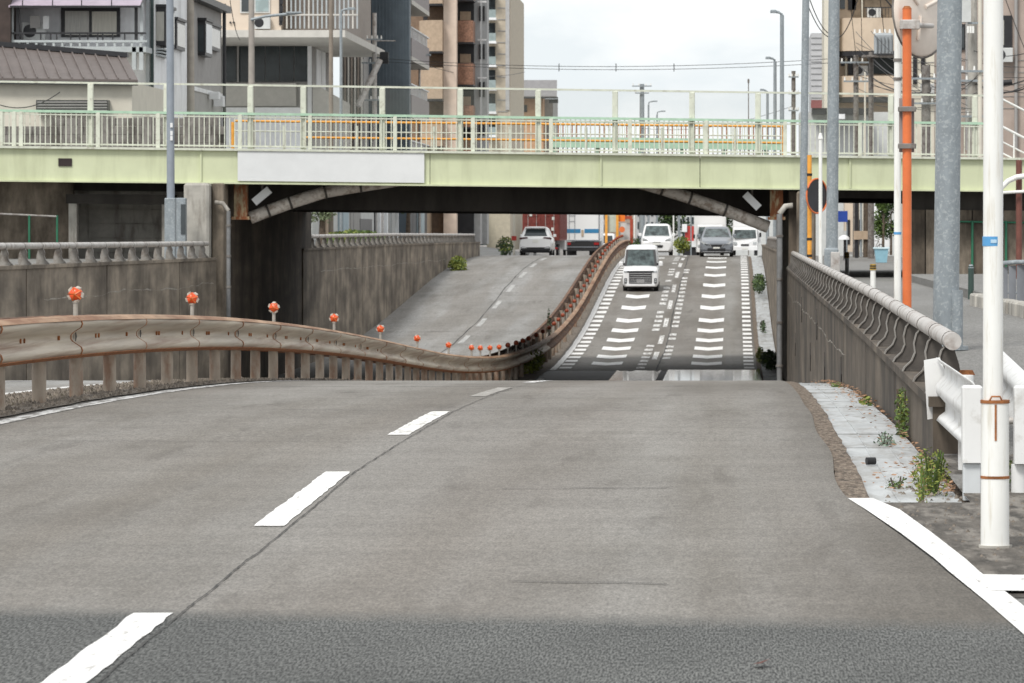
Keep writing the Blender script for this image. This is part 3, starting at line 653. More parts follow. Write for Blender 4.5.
t, x = pole('lighting_pole', 'grey pole with a widened foot between the slim grey and white poles', 'pole', 831.5, 80, .115, .10, 9.5, M_galv, lean=.08); lamphead(t, x+.08, 80, 9.6, -1.6)
q = MB(); q.bev(x-.14, x+.13, 79.85, 80.1, zright(80), PZ(248,80), .03); q.build('foot_box', M_galv, t)
q = MB(); q.bev(x-.02, x+.155, 79.78, 79.84, zright(80)+.1, PZ(252,80), .01); q.build('foot_cover', M_galvp, t)
t, x = pole('sign_post', 'thin white post in front of the round mirror by the bridge', 'post', 820.5, 95, .045, .04, PZ(134,95), M_whitep)
q = MB(); q.cyl((x,95,PZ(139,95)),(x,95,PZ(133,95)),.06,.03,n=10); q.build('cap', M_whitep, t)
# round mirror on an orange post, seen from behind
t, x = pole('mirror_post', 'yellow-orange post carrying the dark round mirror by the bridge', 'mirror', 809.5, 101, .055, .055, PZ(155,101), M_oran)
c = P(817, 196, 100.7); q = MB()
rg = []
for k in range(6):
    a = k/5; rr = .40*math.sqrt(1-a*a*.92); rg.append([(c[0]+(rr*math.cos(2*math.pi*j/24))*.62, c[1]+.12*a+rr*math.cos(2*math.pi*j/24)*.75-.1, c[2]+rr*math.sin(2*math.pi*j/24)) for j in range(24)])
q.loft(rg, True, True); q.build('mirror_shell', mat('mirror_black', (.025,.025,.03), .35, .2), t)
q = MB(); ring = [(c[0]+.415*math.cos(2*math.pi*j/24)*.62, c[1]+.415*math.cos(2*math.pi*j/24)*.75-.12, c[2]+.415*math.sin(2*math.pi*j/24)) for j in range(25)]; q.tube(ring, .022, 6); q.build('rim', M_oranr, t)
for z in (.95, 1.35, 2.9): q = MB(); q.cyl((x,101,z),(x,101,z+.06),.065,n=10); q.build('clamp', M_black, t)
# big cream mirror back on the orange-red pole, white pole beside it
t, x = pole('mirror_pole', 'orange-red pole carrying a big cream mirror, between white and thick grey poles', 'mirror', 907, 47, .051, .051, PZ(8,47), M_oranr)
q = MB(); q.cyl((x,47,PZ(9,47)),(x,47,PZ(6,47)),.055,.03,n=12); q.build('cap', M_rust, t)
M_mback = mat('mirror_back_cream', (.78,.69,.61), .45, .06, 4)
c = P(921, 10, 47.5); rg = []; CF, SF = math.cos(R(52)), math.sin(R(52))
def mp_(u, v, d): return (c[0]+u*CF-d*SF*.0, c[1]+u*SF-d, c[2]+v)
for a, rr, in ((.0,.525),(.03,.53),(.06,.51),(.12,.42),(.16,.28),(.18,.10)):
    rg.append([mp_(rr*math.cos(2*math.pi*j/32), rr*math.sin(2*math.pi*j/32), a) for j in range(32)])
q = MB(); q.loft(rg, True, True); q.build('mirror_back', M_mback, t)
q = MB(); q.tube([mp_(.535*math.cos(2*math.pi*j/32), .535*math.sin(2*math.pi*j/32), .0) for j in range(33)], .018, 6); q.build('rim', M_iron, t)
for a in (20, 140, 260): 
    q = MB(); ca, sa = math.cos(R(a)), math.sin(R(a)); q.tube([mp_(.08*ca,.08*sa,.2),mp_(.36*ca,.36*sa,.17)], .022, 6); q.build('rib', M_mback, t)
q = MB(); q.bev(x-.08, x+.14, 46.9, 47.12, PZ(29,47), PZ(20,47), .01); q.build('clamp', M_galvp, t)
q = MB(); q.cyl((x+.1,47,PZ(25,47)),(c[0]+.12,47.4,PZ(24,47)),.03,n=8); q.build('bracket_arm', M_galvp, t)
q = MB(); q.box(x-.085, x+.085, 47.08, 47.10, PZ(152,47), PZ(98,47)); q.build('notice_plate', mat('plate_back', (.30,.27,.26), .6, .1), t)
for py in (109, 146): q = MB(); q.bev(x-.10, x+.10, 46.92, 47.07, PZ(py+2.5,47), PZ(py-2.5,47), .01); q.build('clamp', M_iron, t)
t, x = pole('sign_post', 'slim white pole touching the orange-red mirror pole', 'pole', 897.5, 48.5, .042, .038, PZ(-10,48.5), M_whitep)
for py in (60, 79): q = MB(); q.cyl((x,48.5,PZ(py+1.5,48.5)),(x,48.5,PZ(py-1.5,48.5)),.05,n=12); q.build('band', M_iron, t)
q = MB(); q.cyl((x,48.5,PZ(234.5,48.5)),(x,48.5,PZ(232,48.5)),.0435,n=14); q.build('tape', M_blue, t)
# thick galvanised pole
t, x = pole('lighting_pole', 'thick galvanised grey pole with mottled zinc between orange and white poles', 'pole', 945.5, 44.5, .138, .122, 8.5, M_galv, lean=.10, n=24); lamphead(t, x+.05, 44.5, 8.6, -1.8)
q = MB(); q.cyl((x+.115,44.4,zright(44.4)),(x+.115,44.4,PZ(290,44.4)),.065,n=12); q.build('cable_sleeve', M_galv, t)
q = MB(); q.cyl((x,44.5,zright(44.5)),(x,44.5,zright(44.5)+.04),.24,n=20); q.build('base_plate', M_galv, t)
# white pole in the foreground
Yp = 20.75; x = PX(995, Yp)
t = thing('white_pole', 'white pole with rust bands and blue tape in the right foreground', 'pole', (x, Yp, -.03))
q = MB(); q.cyl((x,Yp,-.03),(x,Yp,PZ(402,Yp)),.071,.069,n=28); q.build('lower_sleeve', M_whitep, t)
q = MB(); q.cyl((PX(993,Yp),Yp,PZ(402,Yp)),(PX(993.5,Yp),Yp,3.9),.050,.048,n=28); q.build('upper_shaft', M_whitep, t)
for py, r, h in ((401.5,.0715,1.6),(477,.0712,1.4)): q = MB(); q.cyl((x,Yp,PZ(py+h,Yp)),(x,Yp,PZ(py-h,Yp)),r+.0015,n=28); q.build('rust_band', M_rust, t)
q = MB(); q.box(x-.006, x+.004, Yp-.0735, Yp-.0695, PZ(440,Yp), PZ(404,Yp)); q.build('rust_run', M_rust, t)
q = MB(); q.tube([(x-.03,Yp-.06,PZ(400,Yp)),(x-.02,Yp-.075,PZ(396,Yp)),(x+.02,Yp-.075,PZ(396,Yp)),(x+.03,Yp-.06,PZ(400,Yp))], .005, 6); q.build('lifting_loop', M_rust, t)
q = MB(); q.cyl((PX(992.6,Yp),Yp,PZ(246,Yp)),(PX(992.6,Yp),Yp,PZ(236.5,Yp)),.0505,n=28); tp_ = q.build('tape', M_blue, t); 
q = MB(); q.box(PX(990,Yp), PX(996,Yp), Yp-.0525, Yp-.0508, PZ(243,Yp), PZ(239.5,Yp)); q.build('tape_label', mat('pale_blue', (.45,.62,.75), .5, .02), t)
q = MB(); q.prism([(x+.085*math.cos(a), Yp+.085*math.sin(a)) for a in [2*math.pi*k/9 for k in range(9)]], -.03, .004, 'z'); q.build('mortar_collar', M_concl, t)

# white end guardrails
GP = [(0,0),(.02,.03),(.06,.06),(.06,.12),(.0,.19),(.0,.24),(.06,.31),(.06,.37),(.02,.40),(0,.43)]
def whiterail(label, pts, side, plate0, plate1):
    t = thing('white_guardrail', label, 'guardrail', (pts[0][0], pts[0][1], zright(pts[0][1])))
    for a, b in zip(pts, pts[1:]):
        d = Vector((b[0]-a[0], b[1]-a[1], 0)).normalized(); nrm = Vector((d.y, -d.x, 0))*side; rings = []
        for p in (a, b):
            rings.append([(p[0]+nrm.x*u, p[1]+nrm.y*u, p[2]+v) for u, v in GP]+[(p[0]+nrm.x*(u-.008), p[1]+nrm.y*(u-.008), p[2]+v) for u, v in reversed(GP)])
        q = MB(); q.loft(rings, True, True); q.build('beam', M_whiteg, t)
    return t
za = PZ(424, 29)
tL = whiterail('white guardrail end beside the wall, left of the white pole', [(1.40,29.1,.25),(1.43,25.2,.22)], -1, 1, 1)
q = MB(); q.prism([(1.335,.25),(1.45,.27),(1.46,.58),(1.42,.68),(1.31,.66)], 29.12, 29.15); q.build('far_end_plate', M_whiteg, tL)
q = MB(); q.bev(1.355, 1.475, 25.0, 25.16, PZ(463,25), PZ(386,25), .012); q.build('end_sleeve', M_whiteg, tL)
q = MB(); q.bev(1.36, 1.47, 25.03, 25.13, -.05, PZ(463.5,25), .01); q.build('end_post', mat('primer_grey', (.55,.57,.58), .5, .06), tL)
q = MB(); q.cyl((1.5,27.3,0),(1.5,27.3,.62),.05,n=12); q.build('post', M_whiteg, tL)
tR = whiterail('white guardrail end right of the white pole, at the photo edge', [(1.98,32.2,.27),(1.80,25.2,.22)], 1, 1, 1)
q = MB(); q.bev(1.665, 1.80, 25.0, 25.14, PZ(464,25), PZ(386,25), .012); q.build('end_sleeve', M_whiteg, tR)
q = MB(); q.cyl((1.70,25.1,-.05),(1.70,25.1,PZ(465,25)),.05,n=12); q.build('end_post', M_whiteg, tR)
q = MB(); q.cyl((1.625,29.5,0),(1.625,29.5,.545),.055,n=12); q.build('post', M_whiteg, tR); q = MB(); q.cyl((1.625,29.5,.546),(1.625,29.5,.58),.062,.045,n=12); q.build('rusty_cap', M_rust, tR)
q = MB(); q.cyl((1.4,25.6,.4),(1.78,25.6,.4),.022,n=8); q.build('tie_bar', M_galvp, tR)
# bollards under the bridge
for (px, py0, py1, lab) in ((847, 252, 274, 'white bollard with yellow top nearest the planter, beyond the grey pole'), (873, 264, 289, 'white bollard with yellow top beside the slim white pole')):
    Y = 4200*(CH-.35)/(py1-VY); t, x = pole('bollard', lab, 'bollard', px, Y, .06, .055, PZ(py0+6,Y), M_whitep)
    q = MB(); q.cyl((x,Y,PZ(py0+6,Y)),(x,Y,PZ(py0,Y)),.07,.06,n=12); q.build('cap', mat('yellow_cap', (.45,.28,.05), .5, .3, 12), t)
    for k in (0,1): q = MB(); z = PZ(py0+2+k*2.2,Y); q.cyl((x,Y,z-.012),(x,Y,z+.012),.0705,n=12); q.build('stripe', M_black, t)
Y = 4200*1.2/(299-VY); t, x = pole('bollard', 'dark green bollard standing before the dark wall on the right', 'bollard', 971, 76, .055, .05, PZ(266,76), mat('bollard_green', (.04,.07,.06), .5, .1))
q = MB(); q.cyl((x,76,PZ(268,76)),(x,76,PZ(264.5,76)),.055,.03,n=12); q.build('cap', M_galv, t)
# kerb and grey panel fence at right edge
K = thing('kerb', 'pale concrete kerb at the right edge of the side street', 'kerb', (4.1, 60, .33))
for k in range(12):
    y = 52+k*1.5; q = MB(); x = 4.12-.02*(y-58); q.bev(x, x+.22, y+.01, y+1.49, .30, .53, .03); q.build('kerb_stone', M_concl, K)
q = MB(); q.box(4.3, 7.5, 50, 106, .3, .49); s_ = q.build('pavement', M_side); s_['kind'] = 'structure'
FN = thing('panel_fence', 'grey corrugated low fence with rounded end on the kerb, far right', 'fence', (4.3, 62, .5))
M_fence = mat('fence_grey', (.20,.21,.23), .5, .1, 3)
for k in range(26):
    x = 3.95+k*.12; y = 64.5-.12*k*.8; zt = PZ(265,64)-max(0, .05-.02*k); q = MB(); q.box(x, x+.112, y-.02, y+.02, .5, zt); q.build('slat', M_fence, FN)
    
q = MB(); q.tube([(3.92,64.6,.55),(3.92,64.55,.95),(3.98,64.5,1.06),(4.3,64.2,1.09),(7,62,1.09)], .035, 8); q.build('top_rail', M_galv, FN)
q = MB(); q.tube([(3.92,64.62,.62),(7,62.1,.62)], .02, 6); q.build('bottom_rail', M_galv, FN)
# white arched canopy rib with brown post at the right edge
CN = thing('bus_shelter', 'white curved canopy rib on a brown post at the right edge', 'shelter', P(1020, 262, 95))
q = MB(); q.tube([P(998,196,95),P(1001,188,95),P(1008,181,95),P(1017,177,95),P(1032,175,95)], .06, 8); q.build('arched_rib', M_whitep, CN)
q = MB(); q.tube([P(996,193,95),P(1032,191,95)], .035, 8); q.build('tie_rail', M_whitep, CN)
q = MB(); a = P(1019,160,95.2); q.cyl((a[0],a[1],.35),a,.07,n=10); q.build('post', mat('brown_post', (.16,.06,.045), .6, .2), CN)
# pole in front of the bridge on the left
t, x = pole('lighting_pole', 'slim blue-grey pole before the bridge at the left, with a notice sticker', 'pole', 171, 103.5, .10, .085, 10.5, mat('pole_bluegrey', (.26,.29,.33), .5, .06, 5), zb=zleft(103), lean=-.04); lamphead(t, x-.04, 103.5, 10.6, 1.6)
q = MB(); q.bev(x-.13, x+.14, 103.25, 103.45, zleft(103), PZ(198,103.5), .02); q.build('foot_box', M_galv, t)
for py in (125, 133, 138): q = MB(); q.box(x-.005, x+.055, 103.385, 103.405, PZ(py+2.5,103.5), PZ(py-2,103.5)); q.build('sticker', M_signw, t)
# ================================================================ BUILDINGS BEHIND THE BRIDGE, LEFT
def pb(t, name, m, a, b, c, d, Y, th, parent=None):
    q = MB(); q.pbox(a, b, c, d, Y, th); return q.build(name, m, parent or t)
M_wwall = mat('white_wall', (.82,.83,.84), .8, .06, 1.5, stain=(.42,.42,.41), stain_amt=.5, stain_scale=1, stain_stretch=(1,1,.3), lo=.5, hi=.8)
M_gwall = mat('grey_wall', (.33,.32,.31), .8, .08, 2)
M_crw = mat('cream_wall', (.66,.62,.53), .85, .06, 2)
M_frame = mat('dark_frame', (.025,.025,.028), .4, .2)
M_roof = mat('brown_metal_roof', (.135,.112,.103), .55, .08, 2, spec=.5)
M_bal = mat('balcony_grey', (.40,.43,.44), .6, .08)
M_awn = mat('mauve_awning', (.36,.30,.36), .35, .12, 2)
M_block = mat('block_wall', (.24,.225,.205), .9, .2, 3, bump=.3, stain=(.09,.08,.07), stain_amt=.8, stain_scale=2, stain_stretch=(1,1,.4), lo=.45, hi=.68)
# concrete block wall along the street
BW = thing('block_wall', 'dirty concrete block wall behind the left bridge railing', 'wall', (-21, 131, .8))
for r_ in range(6):
    for k in range(20):
        Y = 131; z1 = PZ(118, Y)-r_*.26; x0 = PX(-6, Y)+k*.40+(r_ % 2)*.2-.2
        if x0+.39 > PX(225, Y): break
        if x0 < PX(57, Y) and r_ == 0 and k < 5: continue
        q = MB(); q.box(x0, x0+.385, Y, Y+.15, z1-.25, z1); q.build('block', M_block, BW)
q = MB(); q.box(PX(-20,131), PX(225,131), 131.02, 131.14, .8, PZ(118,131)-.26); q.build('wall_core', M_concd, BW)
for k in range(3): q = MB(); x0 = PX(100+k*42,131); q.box(x0, x0+.3, 130.96, 131.16, .8, PZ(117,131)); q.build('pilaster', M_block, BW)
# one-storey cream building with brown standing-seam roof
H1 = thing('cream_house', 'one-storey cream house with brown seamed metal roof at the left edge', 'house', (-21, 136, .8))
Ya, Yr = 133.0, 137.2
q = MB(); q.box(PX(-60,Ya), PX(132,Ya), Ya, 141, .8, PZ(82,Ya)); q.build('wall', M_crw, H1)
ridge = lambda px: P(px, 49+px*.085, Yr)
def roofpt(px0, t_): a = P(px0+12, 81+px0*.012, Ya-.3); b = P(px0, 49+px0*.085, Yr); return tuple(a[i]*(1-t_)+b[i]*t_ for i in range(3))
q = MB(); e0, e1, r0_, r1_ = roofpt(-60,0), roofpt(126,0), roofpt(-60,1), roofpt(126,1)
q.hexa([e0, e1, r1_, r0_]+[(p[0],p[1],p[2]+.09) for p in (e0, e1, r1_, r0_)]); rf = q.build('roof', M_roof, H1)
for k in range(16):
    px = -56+k*11.6; a, b = roofpt(px,0.0), roofpt(px,1); q = MB(); q.hexa([(a[0]-.02,a[1],a[2]+.09),(a[0]+.02,a[1],a[2]+.09),(b[0]+.02,b[1],b[2]+.09),(b[0]-.02,b[1],b[2]+.09),(a[0]-.02,a[1],a[2]+.14),(a[0]+.02,a[1],a[2]+.14),(b[0]+.02,b[1],b[2]+.14),(b[0]-.02,b[1],b[2]+.14)]); q.build('seam', M_roof, rf)
q = MB(); a, b = ridge(-60), ridge(128); q.hexa([(a[0],a[1]-.15,a[2]+.08),(b[0],b[1]-.15,b[2]+.08),(b[0],b[1]+.2,b[2]+.08),(a[0],a[1]+.2,a[2]+.08),(a[0],a[1]-.15,a[2]+.24),(b[0],b[1]-.15,b[2]+.24),(b[0],b[1]+.2,b[2]+.24),(a[0],a[1]+.2,a[2]+.24)]); q.build('ridge_cap', M_frame, rf)
q = MB(); a, b = roofpt(-60,0), roofpt(126,0); q.hexa([(a[0],a[1]-.04,a[2]-.1),(b[0],b[1]-.04,b[2]-.1),(b[0],b[1],b[2]-.1),(a[0],a[1],a[2]-.1),(a[0],a[1]-.04,a[2]+.02),(b[0],b[1]-.04,b[2]+.02),(b[0],b[1],b[2]+.02),(a[0],a[1],a[2]+.02)]); q.build('eave_fascia', M_frame, rf)
aw = pb(H1, 'window_awning', M_frame, 36, 108, 100, 112, Ya-.4, .4)
for k in range(4): q = MB(); q.pbox(37, 107, 101.5+k*2.8, 102.6+k*2.8, Ya-.44, .03); q.build('slat', M_gwall, aw)
pb(H1, 'window', M_glassl, 133.5, 145, 101, 116, 137.5, .05); 
# white two-storey house
XS = -18.6; Yh = 135.5+6
H2 = thing('white_house', 'white two-storey house with balcony and mauve awning at the upper left', 'house', (-22, 146, .8))
Yf = 142.0; Xs = PX(151, Yf)
q = MB(); q.box(PX(-60,Yf), Xs, Yf, 151.3, .8, 12.2); q.build('wall', M_wwall, H2)
Yq = 151.3
wn = pb(H2, 'window', M_frame, 61, 120, 7, 37, Yf-.06, .05)
pb(H2, 'pane', M_glassl, 65, 89, 11, 35, Yf-.075, .012, wn); pb(H2, 'pane', mat('cream_curtain', (.62,.60,.52), .4, .1, 5, stretch=(6,6,.3)), 92, 116.5, 11.5, 35, Yf-.075, .012, wn)
pb(H2, 'dark_flank', mat('dark_brown_boards', (.05,.035,.03), .7, .2), -60, 10.5, -30, 60, Yf-1.8, 1.7)
pb(H2, 'downpipe', mat('pipe_green_black', (.03,.05,.05), .5, .1), 150.5, 153.5, -20, 112, Yf-.12, .11)
pb(H2, 'corner_board', M_bal, 146, 149.5, -10, 110, Yf-.1, .09)
# balcony
BY = Yf-1.6
fl = pb(H2, 'balcony_floor', M_bal, 7, 146, 46.5, 52, BY, 1.55)
pb(H2, 'balcony_top_beam', M_bal, 7, 147, 40, 42.3, BY-.02, .1)
for k in range(16):
    px = 9+k*8.7; pb(H2, 'balcony_stud', M_bal, px, px+2.2, 42.4, 46.4, BY, .06)
for px in (10.5, 16, 134.5, 140): pb(H2, 'balcony_post', M_frame if px in (16,134.5) else M_bal, px, px+3, 4, 40, BY+.05, .1)
pb(H2, 'handrail', M_frame, 12, 146, 32.2, 34, BY, .06)
for px in (22, 40, 50, 56, 70, 79, 87, 97, 102, 112, 124): pb(H2, 'baluster', M_frame, px, px+1.3, 34, 40, BY+.01, .04)
a = PZ(6, BY-.3); q = MB(); q.hexa([(PX(10,BY),BY-.3,a-.05),(PX(141,BY),BY-.3,a-.05),(PX(141,BY),Yf-.02,a+.75),(PX(10,BY),Yf-.02,a+.75),(PX(10,BY),BY-.3,a),(PX(141,BY),BY-.3,a),(PX(141,BY),Yf-.02,a+.8),(PX(10,BY),Yf-.02,a+.8)]); q.build('balcony_awning', M_awn, H2)
pb(H2, 'awning_gutter', M_frame, 10, 141, 5.5, 7.6, BY-.36, .06)
for px in (22, 52, 81, 111): pb(H2, 'awning_rib', M_frame, px, px+1, 0, 6, BY-.33, .03)
for px in (132, 139): pb(H2, 'porch_post', M_bal, px, px+4, 47, 70, BY, .15)
# its street side with bay window and shutter window
def sidewin(t, y0, y1, z0, z1, X, bay=0, m=M_glassl):
    q = MB(); q.box(X+.01, X+.06+bay, y0, y1, z0, z1); f = q.build('window', M_frame, t)
    q = MB(); q.box(X+.062+bay, X+.075+bay, y0+.15, y1-.12, z0+.12, z1-.1); q.build('pane', m, f)
    if bay: q = MB(); q.box(X+.01, X+bay, y0-.012, y0-.002, z0+.15, z1-.15); q.build('pane', m, f)
    q = MB(); q.box(X+.01, X+.12+bay, y0-.1, y1+.1, z1+.003, z1+.1); q.build('hood', M_frame, f)
sidewin(H2, 143.2, 145.4, PZ(45,143), PZ(7,143), Xs, .28)
for k in range(3): q = MB(); q.box(Xs, Xs+.26-.05*k, 143.2, 145.4, PZ(48+k*3,143)-.05, PZ(48+k*3,143)); q.build('bay_bracket', M_bal, H2)
sidewin(H2, 147.6, 149.9, PZ(48,147), PZ(19,147), Xs, .06)
for (y, z) in ((146.5, 3.9), (149, 4.6)): q = MB(); q.bev(Xs+.002, Xs+.2, y, y+.25, z, z+.3, .03); q.build('vent_cowl', M_wwall, H2)
# grey house beyond
H3 = thing('grey_house', 'grey house with dark shuttered windows between white house and canopy building', 'house', (-21, 157, .8))
X3 = PX(191, 152.5)
q = MB(); q.box(X3-7, X3, 152.3, 161.5, .8, PZ(0,152.3)); q.build('wall', M_gwall, H3)
q = MB(); q.box(X3-7, X3+.35, 151.9, 161.8, PZ(0,152.3)+.01, PZ(0,152.3)+.25); q.build('roof', M_frame, H3)
sidewin(H3, 154.4, 156.4, PZ(55,154), PZ(20,154), X3, .22, M_glass); sidewin(H3, 157.2, 160, PZ(50,158), PZ(26,158), X3, .08)
q = MB(); q.box(X3+.005, X3+.05, 152.4, 161.5, PZ(94,157), PZ(90,157)); q.build('band', M_wwall, H3)
q = MB(); q.cyl((X3+.1,161.6,.8),(X3+.1,161.6,PZ(3,161)),.07,n=8); q.build('downpipe', M_frame, H3)
for (y, z, s_) in ((157.2, PZ(99,157), .35), (158.5, PZ(106,158), .5)): q = MB(); q.bev(X3+.06, X3+.45, y, y+s_, z, z+s_*.8, .03); q.build('vent_cowl', M_wwall, H3)

# canopy building
M_peach = mat('peach_wall', (.66,.56,.46), .85, .05, 1.5)
M_slab = mat('canopy_concrete', (.55,.53,.49), .85, .08, 2)
M_lou = mat('louvre_brown', (.26,.22,.19), .6, .1)
M_char = mat('charcoal_glass', (.025,.034,.036), .15, .3, 1)
H4 = thing('canopy_building', 'peach building with concrete canopy over dark glazed ground floor', 'building', (-22, 207, .8))
Yc = 198.0; zc = PZ(30, Yc); xc = PX(345, Yc)
q = MB(); q.box(PX(150,Yc), xc, Yc, 220.5, zc-.34, zc); q.build('canopy', M_slab, H4)
q = MB(); q.box(PX(150,Yc+.6), PX(281,Yc+.6), Yc+.6, 219, zc+.003, zc+9); q.build('upper_wall', M_peach, H4)
q = MB(); q.box(PX(281,Yc+1.6)+.02, xc-.6, Yc+1.6, 219, zc+.003, zc+9); q.build('balcony_wall', M_lou, H4)
for k in range(17):
    px = 286+k*4.4; pb(H4, 'louvre', M_slab if k % 5 == 0 else M_bal, px, px+1.5, -60, 28.5, Yc+.7, .08)
pb(H4, 'louvre_rail', M_slab, 284, 358, 14, 15.5, Yc+.68, .02)
pb(H4, 'balcony_return', M_frame, 279, 282.5, -60, 25, Yc+.55, .05)
for c_ in (2, 10, 19): pb(H4, 'vent_slot', M_frame, 279.5, 283, c_-4, c_+2, Yc+.48, .03)
w_ = pb(H4, 'window', mat('pale_window_frame', (.6,.6,.58), .5, .05), 240, 270, -8, 13, Yc+.53, .05)
pb(H4, 'pane', M_glass, 241.5, 254, -8, 11.5, Yc+.51, .012, w_); pb(H4, 'pane', mat('bluish_pane', (.35,.43,.43), .15, .2, 1.5), 255.5, 268.5, -8, 11.5, Yc+.51, .012, w_)
for k in range(2): q = MB(); q.disc((PX(229+k*3.4,Yc), PZ(22,Yc)), .05, Yc+.5, Yc+.59, 10); q.build('anchor_cap', M_frame, H4)
Yd = 207.5; xd = PX(311, Yd)
q = MB(); q.box(PX(150,Yd), xd-.05, Yd, 219, .8, zc-.345); q.build('lower_wall', M_gwall, H4)
for k in range(6):
    a0 = 222+k*14.4; pb(H4, 'glass_panel', M_char, a0+.4, a0+14, 43, 81.5, Yd-.08, .06)
pb(H4, 'corner_column', M_wwall, 307.5, 311.5, 44, 115, Yd-.25, .15)
pb(H4, 'plinth', M_slab, 200, 296, 83, 106, Yd-.3, .2); pb(H4, 'white_hoarding', M_wwall, 222, 300, 107.5, 150, Yd-2, .1)
for k in range(4): a0 = PX(313,Yd)
sidex = xd+.0
for (ya, yb_, m) in ((207.7,209.6,M_gwall),(209.9,212.2,M_wwall),(212.5,214.6,M_wwall),(214.9,217,M_gwall)):
    q = MB(); q.box(sidex-.02, sidex+.04, ya, yb_, 3.2 if m is M_wwall else .8, zc-.36); q.build('side_panel', m, H4)
q = MB(); q.tube([P(380,60,214),P(358,106,213)], .16, 8); q.build('raking_strut', M_galvp, H4)
q = MB(); q.hexa([P(313,83,207.4),P(350,104,207.4),P(350,150,207.4),P(313,150,207.4),P(313,83,207.6),P(350,104,207.6),P(350,150,207.6),P(313,150,207.6)]); q.build('stair_wall', M_slab, H4)
# blue-grey tower with side balconies
M_bluet = mat('blue_grey_cladding', (.082,.105,.125), .5, .12, 1.5)
M_balw = mat('balcony_mauve', (.30,.27,.27), .7, .08)
H5 = thing('apartment_tower', 'blue-grey ribbed tower block with white side balconies', 'building', (-19, 233, .8))
Ye = 228.0; xe = PX(409.5, Ye)
q = MB(); q.box(PX(363,Ye), xe, Ye, Ye+.9, .8, 26); q.build('wall', M_bluet, H5); q = MB(); q.box(PX(363,Ye), xe-1.35, Ye+.905, 243, .8, 26); q.build('rear_wall', M_bluet, H5)
for k in range(13): px = 365+k*3.45; pb(H5, 'rib', M_bluet, px, px+1, -60, 150, Ye-.06, .05)
pb(H5, 'dark_edge', M_frame, 359, 363, -60, 150, Ye+1, 1)
for zz in (0, 1, 2, 3):
    z0 = PZ(50+57*zz-57, Ye)-.3
    q = MB(); q.box(xe-1.34, xe+.06, Ye+.92, 242, z0-.25, z0+.0); b_ = q.build('balcony_slab', M_slab, H5)
    q = MB(); q.box(xe-.06, xe+.05, Ye+.92, 242, z0+.003, z0+1.0); q.build('balcony_front', M_balw, b_)
    
    for k in range(14): q = MB(); y = Ye+1+k*.9; q.box(xe-.03, xe+.02, y, y+.12, z0+1.003, z0+1.55); q.build('baluster', M_wwall, b_)
    q = MB(); q.box(xe-.06, xe+.05, Ye+.92, 242, z0+1.553, z0+1.62); q.build('handrail', M_wwall, b_)
    q = MB(); q.box(xe-1.345, xe-1.30, Ye+2, 241, z0+.1, z0+2.3); q.build('window', M_frame, H5)
H5b = thing('louvred_block', 'brown louvred block squeezed between canopy building and blue-grey tower', 'building', (-21, 224.5, .8))
seg0 = MB(); seg0.box(PX(340,224.6), PX(364,224.6), 224.6, 227.5, .8, 24); seg0.build('wall', M_gwall, H5b)
for k in range(7): px = 341+k*3.3; pb(H5b, 'louvre', M_lou if k % 2 else M_slab, px, px+1.6, -60, 150, 224.4, .15)
# tan apartment block with curved and brick balconies
M_tan = mat('tan_tile', (.43,.33,.24), .75, .1, 6, bump=.1, bscale=30); M_pink = mat('pink_beige_tile', (.66,.54,.45), .75, .06, 3)
M_brick = mat('brick_mosaic', (.25,.135,.09), .75, .35, 9); M_gtile = mat('grey_tile', (.42,.42,.42), .75, .08, 3)
H6 = thing('apartment_block', 'tan apartment block with curved tan and brick-red balconies', 'building', (-18, 262, .8))
Yg = 254.0
def seg(t, name, m, a, b, Y, z0=.8, z1=30, dep=14): q = MB(); q.box(PX(a,Y), PX(b,Y), Y, Y+dep, z0, z1); return q.build(name, m, t)
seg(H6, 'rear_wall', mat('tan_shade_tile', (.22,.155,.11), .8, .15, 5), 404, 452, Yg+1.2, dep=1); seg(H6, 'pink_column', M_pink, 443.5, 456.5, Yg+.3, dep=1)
for k in range(5):
    y_ = 20-57+47*k+ (0 if k else -5); 
    zt, zb_ = PZ(-27+47.5*k, Yg), PZ(24+47.5*k-20, Yg)
    cx = PX(443, Yg); poly = [(cx, Yg+1.2)]+[(cx-1.5*math.sin(R(a))*1.05-.0, Yg+1.2-1.9*math.cos(R(a))) for a in range(0, 91, 15)]
    poly = [(cx, Yg-.6), (cx-.55, Yg-.55), (cx-1.05, Yg-.3), (cx-1.4, Yg+.15), (cx-1.55, Yg+1.2), (cx, Yg+1.2)]
    q = MB(); q.prism(poly, zb_, zt, 'z'); b_ = q.build('curved_balcony', M_tan, H6)
    q = MB(); q.prism([(p[0]-.04 if p[0] < cx else p[0], p[1]-.05) for p in poly], zb_-.13, zb_-.004, 'z'); q.build('slab_edge', M_frame, b_)
    q = MB(); q.box(cx-1.2, cx-.95, Yg+.1, Yg+.3, zt+.0, zt+1.1); q.build('divider', M_frame, H6)
seg(H6, 'dark_recess', M_frame, 455.5, 474, 257.5, dep=1)
for k in range(5):
    y0 = -22+42.5*k
    bp = pb(H6, 'brick_balcony', M_brick, 455.8, 473.2, y0, y0+21.5, 255.4, 1.9); pb(H6, 'slab_edge', M_frame, 455.6, 473.5, y0+21.7, y0+23, 255.3, 2, bp)
    pb(H6, 'recess_window', M_tan, 460, 470.5, y0-9, y0-.3, 257, .3)
seg(H6, 'grey_wall', M_gtile, 472.5, 480.2, 257.6, dep=2); seg(H6, 'grey_side_wall', M_gtile, 480.0, 487, 260, dep=2)
for k in range(5):
    y0 = 6+38*k-38; 
    for j in (0, 3.8): pb(H6, 'slit_window', M_frame, 479+j, 480.8+j, y0, y0+15, 257.4 + (0 if j == 0 else 2.4), .3)
    pb(H6, 'window_hood', M_wwall, 477.5, 486.5, y0-5, y0-3.5, 257.3, .1)
